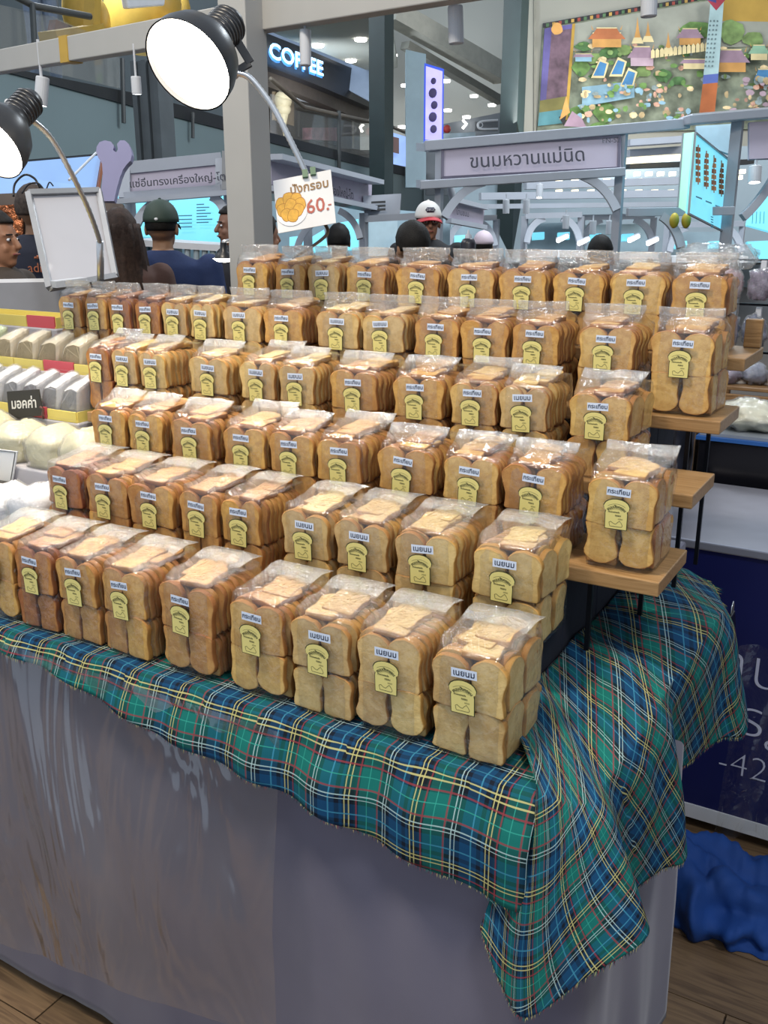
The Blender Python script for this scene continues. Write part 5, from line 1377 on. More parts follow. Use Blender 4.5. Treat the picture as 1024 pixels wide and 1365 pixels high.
mb = MB(); bm_px(mb, (914, 156), (1100, 140), Z - 0.05, Z - 0.05, 0.32, px2m(3, Z)); mb.build('cap_strip', M_CARD, bt)
mb = MB(); bm_px(mb, (836, 283), (978, 281), Z, Z, 0.06, px2m(11, Z)); mb.build('rail', M_FRAMEW, bt, bevel=0.004)
mb = MB()
for y, dz in ((197, 0), (246, 0)): bm_px(mb, (582, y), (563, y - 1), Z, Z + 0.6, 0.10, 0.06)
mb.build('return_beam', M_FRAMEW, bt)
arc_bracket('curved_bracket', (592, 290), (645, 243), (612, 252), Z, 0.06, bt)
arc_bracket('curved_bracket', (776, 234), (822, 280), (808, 246), Z, 0.06, bt)
arc_bracket('curved_bracket', (990, 290), (1030, 240), (1012, 270), Z, 0.06, bt)
arc_bracket('curved_bracket', (882, 288), (908, 330), (902, 300), Z, 0.06, bt)
# pale panel over the opening and the next pink sign
panel('pale_panel', [(928, 168), (990, 164), (986, 210), (930, 190)], Z + 0.3, 0.03, mat('pale_blue_panel', 'a3bfcc', 0.3), bt)
panel('sign_panel', [(999, 163), (1100, 157), (1100, 208), (999, 212)], Z - 0.12, 0.03, M_PINK, bt)
# lit menu box hung at an angle
mn = empty('menu_box', PD(940, 220, 6.6), 'cyan lit menu box with five skewer pictures hanging in the booth', 'menu board')
panel('menu_face', [(928, 178), (977, 219), (968, 310), (918, 284)], [6.4, 7.4, 7.4, 6.4], 0.02, M_LITC, mn)
panel('side_face', [(911, 178), (926, 176), (917, 284), (904, 276)], [6.5, 6.4, 6.4, 6.5], 0.02, mat('menu_side', '9adcc0', 0.4, emit=(0.35, 0.72, 0.55), es=0.5), mn)
mb = MB()
for a, b, za, zb in [((927, 177), (978, 218), 6.37, 7.37), ((978, 218), (969, 311), 7.37, 7.37), ((969, 311), (918, 285), 7.37, 6.37), ((918, 285), (927, 177), 6.37, 6.37), ((911, 178), (904, 276), 6.5, 6.5)]:
    mb.beam(PD(*a, za), PD(*b, zb), 0.015, 0.012)
mb.build('menu_frame', mat('menu_frame', '8a949c', 0.4), mn)
M_SK = [mat('skewer_brown', '9a6648', 0.6, var=0.3, scale=30), mat('skewer_orange', 'b98350', 0.6, var=0.3, scale=30)]
for i, (x, y0, y1) in enumerate([(931, 199, 240), (942, 207, 246), (952, 213, 251), (962, 220, 256), (971, 228, 260)]):
    zz = 6.36 + (x - 928) / 49 * 1.0
    mb = MB()
    for k in range(6):
        y = y0 + (y1 - y0) * k / 5; mb.slab([PD(x - 3, y - 3.6, zz), PD(x + 3, y - 2.2, zz + 0.05), PD(x + 3, y + 3.2, zz + 0.05), PD(x - 3, y + 2.6, zz)], 0.01, NC, (i + k) % 2)
    mb.beam(PD(x, y0 - 6, zz), PD(x, y1 + 6, zz), 0.006, 0.006); mb.build('skewer_picture', M_SK, mn)
mb = MB()
for x, y in [(932, 262), (945, 268), (958, 274), (966, 277)]:
    zz = 6.36 + (x - 928) / 49; mb.slab([PD(x - 4, y - 1, zz), PD(x + 4, y + 2, zz + 0.1), PD(x + 4, y + 4, zz + 0.1), PD(x - 4, y + 1, zz)], 0.004, NC)
for k in range(5): zz = 6.36 + 0.45; mb.slab([PD(948, 288 + k * 3.4, zz), PD(951, 289 + k * 3.4, zz), PD(951, 290.6 + k * 3.4, zz), PD(948, 289.6 + k * 3.4, zz)], 0.004, NC)
mb.build('menu_lines', mat('menu_line', '3f8ea6', 0.5), mn)
for x in (899, 915):
    b = MB().ball(PD(x, 294, 6.9), (0.035, 0.035, 0.055), n=14); o = b.build('yellow_ornament', mat('ornament_yellow', 'b09a2c', 0.5), smooth=True)
    tag(o, 'yellow ornament hanging under the booth rail, %s of the pair' % ('left' if x < 905 else 'right'), 'ornament', 'yellow hanging ornaments')
    MB().tube([PD(x, 287, 6.9), PD(x, 291, 6.9)], 0.004, 6).build('string', M_CLIP, o)
# second menu box at the right edge
m2 = empty('menu_box', PD(1010, 290, 8.2), 'cyan lit menu board half hidden at the right edge', 'menu board')
panel('menu_face', [(1001, 270), (1040, 240), (1040, 312), (996, 300)], 8.2, 0.04, M_LITC, m2)
panel('menu_face', [(996, 322), (1040, 320), (1040, 345), (1012, 345)], 8.2, 0.04, M_LITC, m2)
mb = MB()
for k in range(4): mb.beam(PD(1004 + k * 5, 282, 8.14), PD(1003 + k * 5, 298, 8.14), 0.006, 0.004, up=NC)
mb.build('menu_lines', mat('menu_line', '3f8ea6'), m2)

# ---- booth rows behind: white frames, light coves, hanging spots
bk = empty('booth_canopy', PD(760, 300, 10.5), 'long white canopy with rows of small square lights behind the sweets booth', 'canopy')
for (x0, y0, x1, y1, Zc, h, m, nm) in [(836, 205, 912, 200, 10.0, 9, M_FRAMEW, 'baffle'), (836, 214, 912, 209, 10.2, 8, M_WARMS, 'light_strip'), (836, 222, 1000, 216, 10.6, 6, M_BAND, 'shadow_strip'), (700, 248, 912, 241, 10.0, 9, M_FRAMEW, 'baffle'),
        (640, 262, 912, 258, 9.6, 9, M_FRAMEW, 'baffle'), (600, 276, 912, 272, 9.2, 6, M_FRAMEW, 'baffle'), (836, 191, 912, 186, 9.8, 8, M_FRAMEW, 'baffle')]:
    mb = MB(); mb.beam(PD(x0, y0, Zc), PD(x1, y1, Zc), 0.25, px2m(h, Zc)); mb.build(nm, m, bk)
for row, (y, x0, x1, n) in enumerate([(231, 842, 905, 4), (240, 735, 905, 8), (255, 735, 905, 8), (236, 978, 1012, 2), (228, 984, 1010, 2)]):
    for k in range(n):
        x = x0 + (x1 - x0) * (k + 0.5) / n; w_ = 9 if n > 2 else 8
        panel('square_light', [(x - w_ / 2, y - 2), (x + w_ / 2, y - 2.6), (x + w_ / 2, y + 2.2), (x - w_ / 2, y + 2.8)], 10.1, 0.03, M_WARMS, bk)
panel('back_panel', [(600, 212), (1100, 190), (1100, 350), (600, 350)], 12.5, 0.1, mat('canopy_back', '8898a2', 0.7, var=0.08, scale=1.5), bk)
rnd = random.Random(9)
def mini_booth(x0, x1, yt, yb, Zc, label, sign=None, lit=True):
    t = empty('far_booth', PD((x0 + x1) / 2, 300, Zc), label, 'booth', 'white far booths')
    mb = MB(); bm_px(mb, (x0, yt), (x1, yt - 2), Zc, Zc, 0.08, px2m(7, Zc)); mb.build('top_beam', M_FRAMEW, t)
    for x in (x0, x1): mb = MB(); floor_post(mb, x, yt, Zc, px2m(7, Zc)); mb.build('post', M_FRAMEW, t)
    arc_bracket('curved_bracket', (x0 + 2, yt + 36), (x0 + 26, yt + 3), (x0 + 6, yt + 8), Zc, 0.06, t)
    arc_bracket('curved_bracket', (x1 - 2, yt + 36), (x1 - 26, yt + 3), (x1 - 6, yt + 8), Zc, 0.06, t)
    mb = MB(); bm_px(mb, (x0, yb), (x1, yb), Zc, Zc, 0.3, px2m(8, Zc)); mb.build('counter_edge', M_CARD, t)
    if lit:
        for k in range(2):
            a = x0 + 10 + k * (x1 - x0) * 0.45; panel('lit_menu', [(a, yt + 22), (a + 16, yt + 21), (a + 16, yt + 30), (a, yt + 31)], Zc + 0.5, 0.04, M_LITC, t)
        panel('shelf_back', [(x0 + 4, yt + 10), (x1 - 4, yt + 8), (x1 - 4, yb), (x0 + 4, yb)], Zc + 1.0, 0.05, mat('booth_back', '7f96a2', 0.6, var=0.2, scale=3), t)
mini_booth(700, 775, 288, 338, 9.0, 'far white booth with curved brackets under the left half of the mural')
mini_booth(776, 872, 290, 340, 9.4, 'far white booth with curved brackets behind the sweets booth post')
mini_booth(596, 662, 292, 342, 9.8, 'far white booth beside the man in the red visor cap')
mini_booth(890, 990, 300, 345, 9.2, 'far white booth below the cyan skewer menu box')
pk_ = empty('hanging_sign', PD(625, 285, 8.6), 'small tilted pink fascia sign hanging inside the sweets booth', 'sign')
panel('sign_panel', [(604, 268), (646, 279), (644, 300), (598, 292)], [8.4, 9.0, 9.0, 8.4], 0.03, M_PINK, pk_)
sign_text(pk_, 'บ้านขนม', (601, 281), (632, 288), (8.33, 8.72), 0.075, M_SIGNINK)
mb = MB(); mb.beam(PD(604, 266, 8.35), PD(648, 277, 8.95), 0.06, 0.04); mb.beam(PD(598, 294, 8.35), PD(646, 303, 8.95), 0.06, 0.04); mb.build('sign_rail', M_FRAMEW, pk_)
for i, (x, y, Zs, tl) in enumerate([(675, 266, 8.0, (0.02, 0, -1)), (702, 266, 8.0, (0.02, 0, -1)), (720, 246, 8.0, (0.1, -0.3, -1)), (600, 248, 7.2, (0.35, -0.1, -1)), (791, 294, 8.0, (0, 0, -1)), (813, 294, 8.0, (0, 0, -1)), (1007, 222, 6.8, (0.1, -0.2, -1)), (755, 287, 8.2, (0, 0, -1))]):
    spot(x, y, Zs, tl, 0.028 if i != 6 else 0.045, 0.11, 'white cylinder spotlight inside the far booths, number seen %s from the left' % ['second', 'third', 'fourth', 'first', 'sixth', 'seventh', 'last', 'fifth'][i])
for i, (x, y) in enumerate([(750, 318), (778, 322), (845, 318), (870, 322)]):
    panel_t = empty('tube_light', PD(x, y, 8.6), 'short white tube light in a far booth, %s from the left' % ['first', 'second', 'third', 'fourth'][i], 'tube light', 'short tube lights')
    MB().tube([PD(x - 6, y + 3, 8.6), PD(x + 6, y - 3, 8.7)], 0.018, 8).build('tube', M_GLOW, panel_t)
    MB().beam(PD(x - 7, y, 8.62), PD(x + 7, y - 6, 8.72), 0.03, 0.015).build('fitting', M_FRAMEW, panel_t)

# ---- middle booth with its pink sign, seen behind the price card
b2 = empty('middle_booth', PD(470, 300, 7.5), 'white booth with vent slots and slanting pink sign behind the price card', 'booth')
panel('sign_panel', [(362, 214), (496, 246), (495, 274), (362, 246)], [6.2, 7.8, 7.8, 6.2], 0.04, M_PINK, b2)
sign_text(b2, 'รื่องใหญ่-โต', (430, 252), (482, 264), (6.92, 7.54), 0.085, M_SIGNINK, 0.001)
mb = MB(); mb.beam(PD(362, 209, 6.1), PD(500, 243, 7.7), 0.16, 0.035); mb.beam(PD(362, 251, 6.1), PD(500, 279, 7.7), 0.16, 0.035); mb.build('sign_rail', M_FRAMEW, b2)
panel('vent_panel', [(484, 261), (535, 258), (533, 288), (486, 290)], 7.6, 0.05, M_FRAMEW, b2)
for k in range(3): panel('vent_slot', [(495, 268.5 + k * 5), (514, 267.5 + k * 5), (514, 270 + k * 5), (495, 271 + k * 5)], 7.54, 0.01, M_BAND, b2)
mb = MB(); floor_post(mb, 485, 284, 7.5, 0.05); mb.build('post', M_FRAMEW, b2)
mb = MB(); floor_post(mb, 410, 284, 7.5, 0.05); mb.build('post', M_FRAMEW, b2)
mb = MB(); bm_px(mb, (486, 292), (560, 288), 7.5, 7.5, 0.06, 0.05); mb.build('rail', M_FRAMEW, b2)
arc_bracket('curved_bracket', (452, 281), (480, 318), (474, 290), 7.4, 0.05, b2)
arc_bracket('curved_bracket', (396, 332), (430, 292), (404, 300), 7.4, 0.05, b2)
panel('lit_menu', [(447, 298), (478, 292), (478, 332), (440, 334)], 8.4, 0.04, M_LITC, b2)
panel('lit_menu', [(386, 316), (404, 314), (404, 326), (386, 328)], 8.4, 0.04, M_LITC, b2)
panel('lit_menu', [(412, 318), (432, 306), (438, 334), (412, 336)], 8.6, 0.04, M_LITC, b2)
panel('back_panel', [(362, 268), (600, 285), (600, 350), (362, 350)], 9.5, 0.06, mat('booth_back', '7f96a2'), b2)
panel('window_panel', [(492, 296), (530, 294), (530, 340), (492, 342)], 9.0, 0.04, mat('pale_window', '9fb4bd', 0.3), b2)

# ---- left booth with lit menu and pink sign
b3 = empty('left_booth', PD(235, 300, 6.8), 'white booth with pink Thai sign and cyan lit menu above the capped man', 'booth')
panel('sign_panel', [(168, 227), (293, 214), (293, 252), (168, 262)], 6.8, 0.06, M_PINK, b3)
mb = MB()
for a, b in [((166, 224), (295, 211)), ((295, 211), (295, 254)), ((295, 254), (166, 264)), ((166, 264), (166, 224))]: mb.beam(PD(*a, 6.78), PD(*b, 6.78), 0.08, 0.025, up=NC)
mb.build('sign_frame', M_FRAMEW, b3)
sign_text(b3, 'แซ่อื่นทรงเครื่องใหญ่-โต', (188, 245.5), (286, 237.5), 6.7, 0.072, M_SIGNINK, 0.001)
mb = MB(); bm_px(mb, (150, 269), (312, 256), 6.75, 6.75, 0.1, 0.035); mb.build('lower_beam', M_FRAMEW, b3)
mb = MB(); floor_post(mb, 170, 226, 6.85, 0.055); mb.build('post', M_FRAMEW, b3)
mb = MB(); floor_post(mb, 303, 214, 6.85, 0.055); mb.build('post', M_FRAMEW, b3)
panel('grey_box', [(296, 201), (308, 200), (308, 252), (296, 253)], 6.7, 0.1, mat('grey_box', '77787a', 0.5), b3)
arc_bracket('curved_bracket', (177, 312), (216, 266), (188, 276), 6.8, 0.06, b3)
arc_bracket('curved_bracket', (282, 262), (300, 286), (297, 268), 6.8, 0.06, b3)
panel('menu_face', [(178, 268), (305, 258), (305, 327), (178, 314)], 7.5, 0.05, M_LITC, b3)
mb = MB(); rnd = random.Random(2)
for i in range(26):
    x = rnd.uniform(201, 230); y = rnd.uniform(266, 280); mb.slab([PD(x, y, 7.44), PD(x + 3, y, 7.44), PD(x + 3, y + 3, 7.44), PD(x, y + 3, 7.44)], 0.004, NC, rnd.randrange(3))
mb.build('menu_pictures', [mat('food_green', '5b8a4a', 0.5), mat('food_olive', '8a8a48', 0.5), mat('food_rose', 'b07a78', 0.5)], b3)
mb = MB()
for k in range(7): mb.slab([PD(262, 272 + k * 4, 7.44), PD(262 + 10 + (k * 7) % 12, 271.5 + k * 4, 7.44), PD(262 + 10 + (k * 7) % 12, 273 + k * 4, 7.44), PD(262, 273.5 + k * 4, 7.44)], 0.004, NC)
for k in range(4): mb.slab([PD(238, 287 + k * 5, 7.44), PD(256, 286.5 + k * 5, 7.44), PD(256, 288 + k * 5, 7.44), PD(238, 288.5 + k * 5, 7.44)], 0.004, NC)
mb.build('menu_lines', mat('menu_line', '3f8ea6'), b3)
panel('booth_back', [(140, 250), (312, 250), (312, 360), (140, 360)], 8.2, 0.06, mat('booth_back', '7f96a2'), b3)
for i, x in enumerate([250, 262, 273, 284]):
    MB().tube([PD(x, 330, 6.3), PD(x, 352, 6.3)], 0.02, 10).build('display_tube', mat('tube_grey', '8e9aa0', 0.3), b3)
panel('cyan_strip', [(156, 237), (164, 236), (164, 268), (157, 269)], 6.9, 0.04, M_LITC, b3)
mb = MB(); bm_px(mb, (190, 322), (312, 330), 6.5, 6.5, 0.5, 0.04); mb.build('counter_edge', M_CARD, b3)

# lavender cut-out figure, framed photo, TV, whiteboard, brown cabinet on the left
cu = [(129, 195), (133, 189), (140, 187), (148, 189), (152, 194), (151, 200), (155, 203), (157, 199), (156, 192), (160, 187), (166, 187), (171, 191), (174, 198), (176, 206), (174, 214), (169, 219), (164, 226), (160, 236), (156, 250), (152, 268), (136, 268), (135, 250), (137, 232), (136, 218), (131, 210), (128, 203)]
o = panel('cutout_figure', cu, 5.6, 0.05, mat('lavender_board', '8f8bab', 0.6, var=0.03), None); o.name = 'cutout_figure'
cp_ = PD(146, 262, 5.65); MB().box((cp_.x - 0.02, cp_.y - 0.02, 0), (cp_.x + 0.02, cp_.y + 0.02, cp_.z)).build('stand_pole', M_SPOTB, o)
tag(o, 'flat lavender cut-out board with two rounded lobes above the whiteboard', 'cutout board')
fr = empty('picture_frame', PD(150, 282, 5.2), 'dark brown picture frame with a pale card above the long-haired woman', 'picture frame')
panel('frame', [(136, 270), (164, 272), (168, 300), (138, 300)], 5.2, 0.03, mat('frame_brown', '4a3c34', 0.5), fr)
panel('card', [(140, 281), (155, 283), (155, 291), (140, 290)], 5.18, 0.01, M_CARD, fr)
panel('blue_mark', [(136.5, 280), (140, 280), (140, 288), (136.5, 288)], 5.17, 0.01, mat('mark_blue', '2b4aa0', 0.5), fr)
tv = empty('menu_screen', PD(60, 235, 4.6), 'wide tilted pale blue screen with a dark bezel at the left', 'screen')
panel('bezel', [(-60, 221), (139, 204), (131, 253), (-60, 269)], [5.2, 5.9, 5.9, 5.2], 0.05, M_BAND, tv)
panel('screen', [(-60, 224), (135, 207), (128, 250), (-60, 266)], [5.15, 5.85, 5.85, 5.15], 0.01, M_LITB, tv)
panel('copper_edge', [(137, 204), (141, 204), (133, 254), (130, 254)], [5.83, 5.84, 5.84, 5.83], 0.06, mat('copper_edge', 'a06a50', 0.4), tv)
mb = MB(); mb.tube([catmull([PD(x, y, 4.2) for x, y in [(18, 262), (20, 245), (33, 233), (46, 238), (53, 250)]], i / 24) for i in range(25)], 0.005, 6)
mb.tube([catmull([PD(x, y, 4.18) for x, y in [(29, 258), (38, 246), (50, 244), (58, 252)]], i / 20) for i in range(21)], 0.004, 6); mb.tube([catmull([PD(x, y, 4.2) for x, y in [(62, 252), (66, 243), (71, 248)]], i / 12) for i in range(13)], 0.003, 6)
o = mb.build('cable', M_CLIP, smooth=True); tag(o, 'thin dark looping cables in front of the pale blue screen', 'cable')
mb = MB(); mb.tube([PD(92, 240, 4.5), PD(128, 204, 4.8)], 0.006, 6); o = mb.build('support_rod', M_SPOTB); tag(o, 'thin slanting metal rod in front of the pale blue screen', 'rod')
wb = empty('whiteboard', PD(100, 380, 3.1), 'leaning blank whiteboard in a silver frame beside the second lamp', 'whiteboard')
wbq, wz = [(38, 257), (132, 254), (154, 368), (66, 384)], [3.15, 3.35, 3.25, 3.0]
wp = [PD(*wbq[i], wz[i]) for i in (0, 1, 3)]; wn = (wp[1] - wp[0]).cross(wp[2] - wp[0]); wz[2] = (plane_hit(154, 368, wp[0], wn) - C0).dot(FW)
panel('board', wbq, wz, 0.015, mat('whiteboard_white', 'b8b7bd', 0.3, var=0.02, coat=0.3), wb)
mb = MB()
for i in range(4): mb.beam(PD(*wbq[i], wz[i] - 0.01), PD(*wbq[(i + 1) % 4], wz[(i + 1) % 4] - 0.01), 0.018, 0.018, up=FW)
mb.build('frame', mat('silver_frame', 'a2a2a4', 0.35, 0.5), wb)
mb = MB(); mb.tube([PD(132, 256, 3.4), PD(134, 380, 3.3)], 0.006, 6); mb.build('stand_leg', M_SPOTB, wb)
mb = MB(); mb.beam(PD(70, 379, 2.98), PD(112, 374, 3.05), 0.05, 0.02); mb.build('tray', M_SPOTB, wb)
cb = empty('brown_cabinet', PD(10, 330, 5.0), 'dark brown cabinet with copper foil panels at the far left', 'cabinet')
panel('carcass', [(-80, 262), (46, 256), (70, 400), (-80, 400)], 5.0, 0.4, mat('cabinet_brown', '54473e', 0.5, var=0.1), cb)
panel('copper_panel', [(-40, 276), (30, 272), (30, 320), (-40, 326)], 4.96, 0.02, mat('copper_foil', '9c5a34', 0.25, 0.7, var=0.6, scale=8, bump=0.8, bd=0.03), cb)
# grey counter block at left behind the trays
gc = empty('grey_counter', PD(20, 400, 3.3), 'grey counter with a pale edge behind the trays at the left', 'counter')
panel('edge_strip', [(-60, 373), (64, 371), (64, 376), (-60, 378)], 3.3, 0.30, M_CARD, gc)
panel('front_panel', [(-60, 378), (100, 376), (110, 470), (-60, 470)], 3.28, 0.28, mat('grey_panel', '7b7c82', 0.6), gc)
# loose clear bag beside the whiteboard foot
# ================================================================== PEOPLE
SKIN = {}
def skin(c): return mat('skin_' + c, c, 0.55, var=0.06, scale=20)
def capsule(mb, a, b, ra, rb, n=12, k=8):
    a, b = Vector(a), Vector(b); d = (b - a); L = d.length
    if L < 1e-6: mb.ball(a, ra); return
    d.normalize()
    up = Vector((0, 0, 1)) if abs(d.z) < 0.9 else Vector((1, 0, 0)); u = d.cross(up).normalized(); w_ = d.cross(u)
    prof = []
    for i in range(k // 2 + 1): t = PI / 2 * i / (k // 2); prof.append((ra * math.sin(t) + 1e-5, -ra * math.cos(t)))
    for i in range(k // 2 + 1): t = PI / 2 * i / (k // 2); prof.append((rb * math.cos(t) + 1e-5, L + rb * math.sin(t)))
    vs = [a + d * h + (u * math.cos(2 * PI * j / n) + w_ * math.sin(2 * PI * j / n)) * r for r, h in prof for j in range(n)]
    K = len(prof)
    fs = [(i * n + j, i * n + (j + 1) % n, (i + 1) * n + (j + 1) % n, (i + 1) * n + j) for i in range(K - 1) for j in range(n)]
    fs += [tuple(range(n))[::-1], tuple((K - 1) * n + j for j in range(n))]
    mb.add(vs, fs)
def loft(mb, rings, n=24):
    """rings: (x, y, z, rx, ry)"""
    vs = [(x + rx * math.cos(2 * PI * j / n), y + ry * math.sin(2 * PI * j / n), z) for x, y, z, rx, ry in rings for j in range(n)]
    K = len(rings)
    fs = [(i * n + j, i * n + (j + 1) % n, (i + 1) * n + (j + 1) % n, (i + 1) * n + j) for i in range(K - 1) for j in range(n)]
    fs += [tuple(range(n))[::-1], tuple((K - 1) * n + j for j in range(n))]
    mb.add(vs, fs)
def remesh(o, vx, sm=6):
    m = o.modifiers.new('remesh', 'REMESH'); m.mode = 'VOXEL'; m.voxel_size = vx; m.use_smooth_shade = True
    if sm: s_ = o.modifiers.new('smooth', 'SMOOTH'); s_.iterations = sm; s_.factor = 0.5
def hand(mb, wrist, dirn, palm_n, curl=0.5, side=1):
    w0 = Vector(wrist); d = Vector(dirn).normalized(); n = Vector(palm_n); n = (n - d * n.dot(d)).normalized(); s = d.cross(n) * side
    for i in range(4): capsule(mb, w0 + s * (i - 1.5) * 0.014, w0 + d * 0.075 + s * (i - 1.5) * 0.019, 0.015, 0.0125, 8, 4)
    for i, L in enumerate((0.070, 0.082, 0.076, 0.058)):
        p = w0 + d * 0.080 + s * (i - 1.5) * 0.0205; a = curl * 0.5
        for seg, f in ((L * 0.45, 1.0), (L * 0.32, 0.9), (L * 0.23, 0.8)):
            q = p + (d * math.cos(a) + n * math.sin(a)) * seg; capsule(mb, p, q, 0.0085 * f, 0.0078 * f, 8, 4); p = q; a += curl * 0.7
    p = w0 + d * 0.020 - s * 0.026; q = p + (d * 0.7 - s * 0.55 + n * 0.25).normalized() * 0.040; capsule(mb, p, q, 0.013, 0.010, 8, 4)
    capsule(mb, q, q + (d * 0.9 + n * 0.35).normalized() * 0.030, 0.010, 0.008, 8, 4)
def person(label, head_px, Z, face, hair='short', hairc='17130f', skinc='a8795c', shirtc='1b2c50', height=None, arms='down', cap=None, facial=False, sleeve=0.45, pants='23262e', collar=None, build=1.0, logo=None, glasses=False, hd_pitch=0.0):
    """head_px: pixel of the head centre; face: world direction the person faces (angle, 0 = towards -Y)"""
    hc = PD(*head_px, Z); Ht = hc.z + 0.115
    s = Ht / 1.70
    root = empty('person', (hc.x, hc.y, 0), label, 'person', None, face)
    mb = MB(); hz = hc.z / s   # head centre height in unit figure (about 1.585)
    hz = 1.585
    # body, facing -Y; left hand side at +X
    b_ = build
    loft(mb, [(0, 0, 0.90, 0.15 * b_, 0.105), (0, 0, 0.98, 0.165 * b_, 0.115), (0, 0, 1.08, 0.145 * b_, 0.10), (0, 0.0, 1.20, 0.16 * b_, 0.11), (0, 0.005, 1.32, 0.178 * b_, 0.115), (0, 0.012, 1.40, 0.165 * b_, 0.10), (0, 0.018, 1.45, 0.105, 0.075), (0, 0.02, 1.475, 0.062, 0.058)])
    capsule(mb, (0, 0.02, 1.42), (0, 0.0, 1.53), 0.055, 0.052)
    # head: cranium, face, jaw, nose, ears
    mb.ball((0, 0.012, hz + 0.025), (0.076, 0.094, 0.098), n=20, k=14); mb.ball((0, -0.022, hz - 0.040), (0.060, 0.062, 0.075), n=18, k=12); mb.ball((0, -0.052, hz - 0.088), (0.030, 0.026, 0.024))
    capsule(mb, (0, -0.086, hz + 0.015), (0, -0.102, hz - 0.022), 0.009, 0.015, 10, 6)
    for sx in (-1, 1):
        mb.ball((sx * 0.078, 0.012, hz - 0.008), (0.010, 0.020, 0.032), n=10, k=8); mb.ball((sx * 0.030, -0.066, hz + 0.028), (0.024, 0.016, 0.008), n=10, k=6)
        mb.ball((sx * 0.035, -0.060, hz - 0.030), (0.020, 0.018, 0.020), n=10, k=6)
    mb.ball((0, -0.082, hz - 0.055), (0.022, 0.012, 0.010), n=10, k=6)
    A = {}
    for sx in (-1, 1):
        sh_ = Vector((sx * 0.185 * b_, 0.01, 1.395))
        if arms == 'down' or (arms == 'left_up' and sx < 0) or (arms == 'hold' and False): el = sh_ + Vector((sx * 0.05, 0.02, -0.28)); wr = el + Vector((sx * -0.01, -0.06, -0.24))
        elif arms == 'hold': el = sh_ + Vector((sx * 0.05, -0.04, -0.27)); wr = el + Vector((sx * -0.06, -0.22, 0.03))
        elif arms == 'phone' or arms == 'left_up': el = sh_ + Vector((sx * 0.03, -0.12, -0.24)); wr = el + Vector((sx * -0.08, -0.16, 0.20))
        A[sx] = (sh_, el, wr)
        capsule(mb, sh_, el, 0.052, 0.040); capsule(mb, el, wr, 0.040, 0.027)
        hand(mb, wr, (wr - el), Vector((-sx, 0, 0)) if arms == 'down' else Vector((0, -0.2, 1) if arms != 'phone' else (-sx, -0.3, 0)), 0.5, sx)
        hp = Vector((sx * 0.085, 0, 0.93)); kn = Vector((sx * 0.095, -0.015, 0.50)); an = Vector((sx * 0.10, 0.02, 0.09))
        capsule(mb, hp, kn, 0.085, 0.058); capsule(mb, kn, an, 0.056, 0.038); capsule(mb, an + Vector((0, 0.03, -0.045)), an + Vector((0.01 * sx, -0.15, -0.06)), 0.040, 0.032)
    def fin(m_, name, material, vx, sm):
        m_.v = [(x * s, y * s, z * s) for x, y, z in m_.v]
        o = m_.build(name, material, root, smooth=True, local=True)
        if vx: remesh(o, vx, sm)
        return o
    fin(mb, 'body', skin(skinc), 0.0065, 3)
    sc_ = mat('shirt_' + shirtc, shirtc, 0.85, var=0.10, scale=9, bump=0.2, bd=0.01)
    mb = MB(); loft(mb, [(0, 0, 0.86, 0.172 * b_, 0.130), (0, 0, 0.98, 0.180 * b_, 0.130), (0, 0, 1.08, 0.166 * b_, 0.120), (0, 0.0, 1.20, 0.178 * b_, 0.126), (0, 0.005, 1.32, 0.196 * b_, 0.132), (0, 0.012, 1.40, 0.182 * b_, 0.116), (0, 0.018, 1.452, 0.118, 0.088), (0, 0.02, 1.478, 0.078, 0.070)])
    for sx in (-1, 1):
        a, e, w_ = A[sx]; capsule(mb, a, a.lerp(e, min(1, sleeve * 1.6)), 0.068, 0.058)
        if sleeve > 0.7: capsule(mb, e, e.lerp(w_, 0.92), 0.056, 0.040)
    fin(mb, 'shirt', sc_, 0.012, 4)
    mb = MB(); loft(mb, [(0, 0, 0.84, 0.172, 0.125), (0, 0, 1.0, 0.170, 0.122)])
    for sx in (-1, 1): capsule(mb, (sx * 0.085, 0, 0.92), (sx * 0.095, -0.012, 0.50), 0.096, 0.076); capsule(mb, (sx * 0.095, -0.012, 0.50), (sx * 0.10, 0.02, 0.12), 0.075, 0.062)
    fin(mb, 'trousers', mat('trousers_' + pants, pants, 0.85), 0.014, 3)
    mb = MB()
    for sx in (-1, 1): capsule(mb, (sx * 0.10, 0.045, 0.047), (sx * 0.11, -0.13, 0.038), 0.046, 0.036)
    fin(mb, 'shoes', mat('shoe_black', '1b1b1e', 0.5), 0, 0)
    hm = mat('hair_' + hairc, hairc, 0.62, var=0.35, scale=60, bump=0.6, spec=0.25)
    if hair:
        mb = MB(); n, K = 28, 14; vs = []
        for i in range(K + 1):
            th = PI * 0.62 * i / K
            for j in range(n):
                ph = 2 * PI * j / n; back = math.sin(ph)
                t = th * (1.0 if back > 0 else 1.0 - 0.46 * min(1, -back * 1.6))
                r = (1.07 + 0.05 * nz(ph * 3, th * 4, hc.x)) if not cap else 0.985
                vs.append((0.076 * r * math.sin(t) * math.cos(ph), 0.014 + 0.096 * r * math.sin(t) * math.sin(ph), hz + 0.026 + 0.100 * r * math.cos(t)))
        mb.add(vs, [(i * n + j, (i + 1) * n + j, (i + 1) * n + (j + 1) % n, i * n + (j + 1) % n) for i in range(K) for j in range(n)])
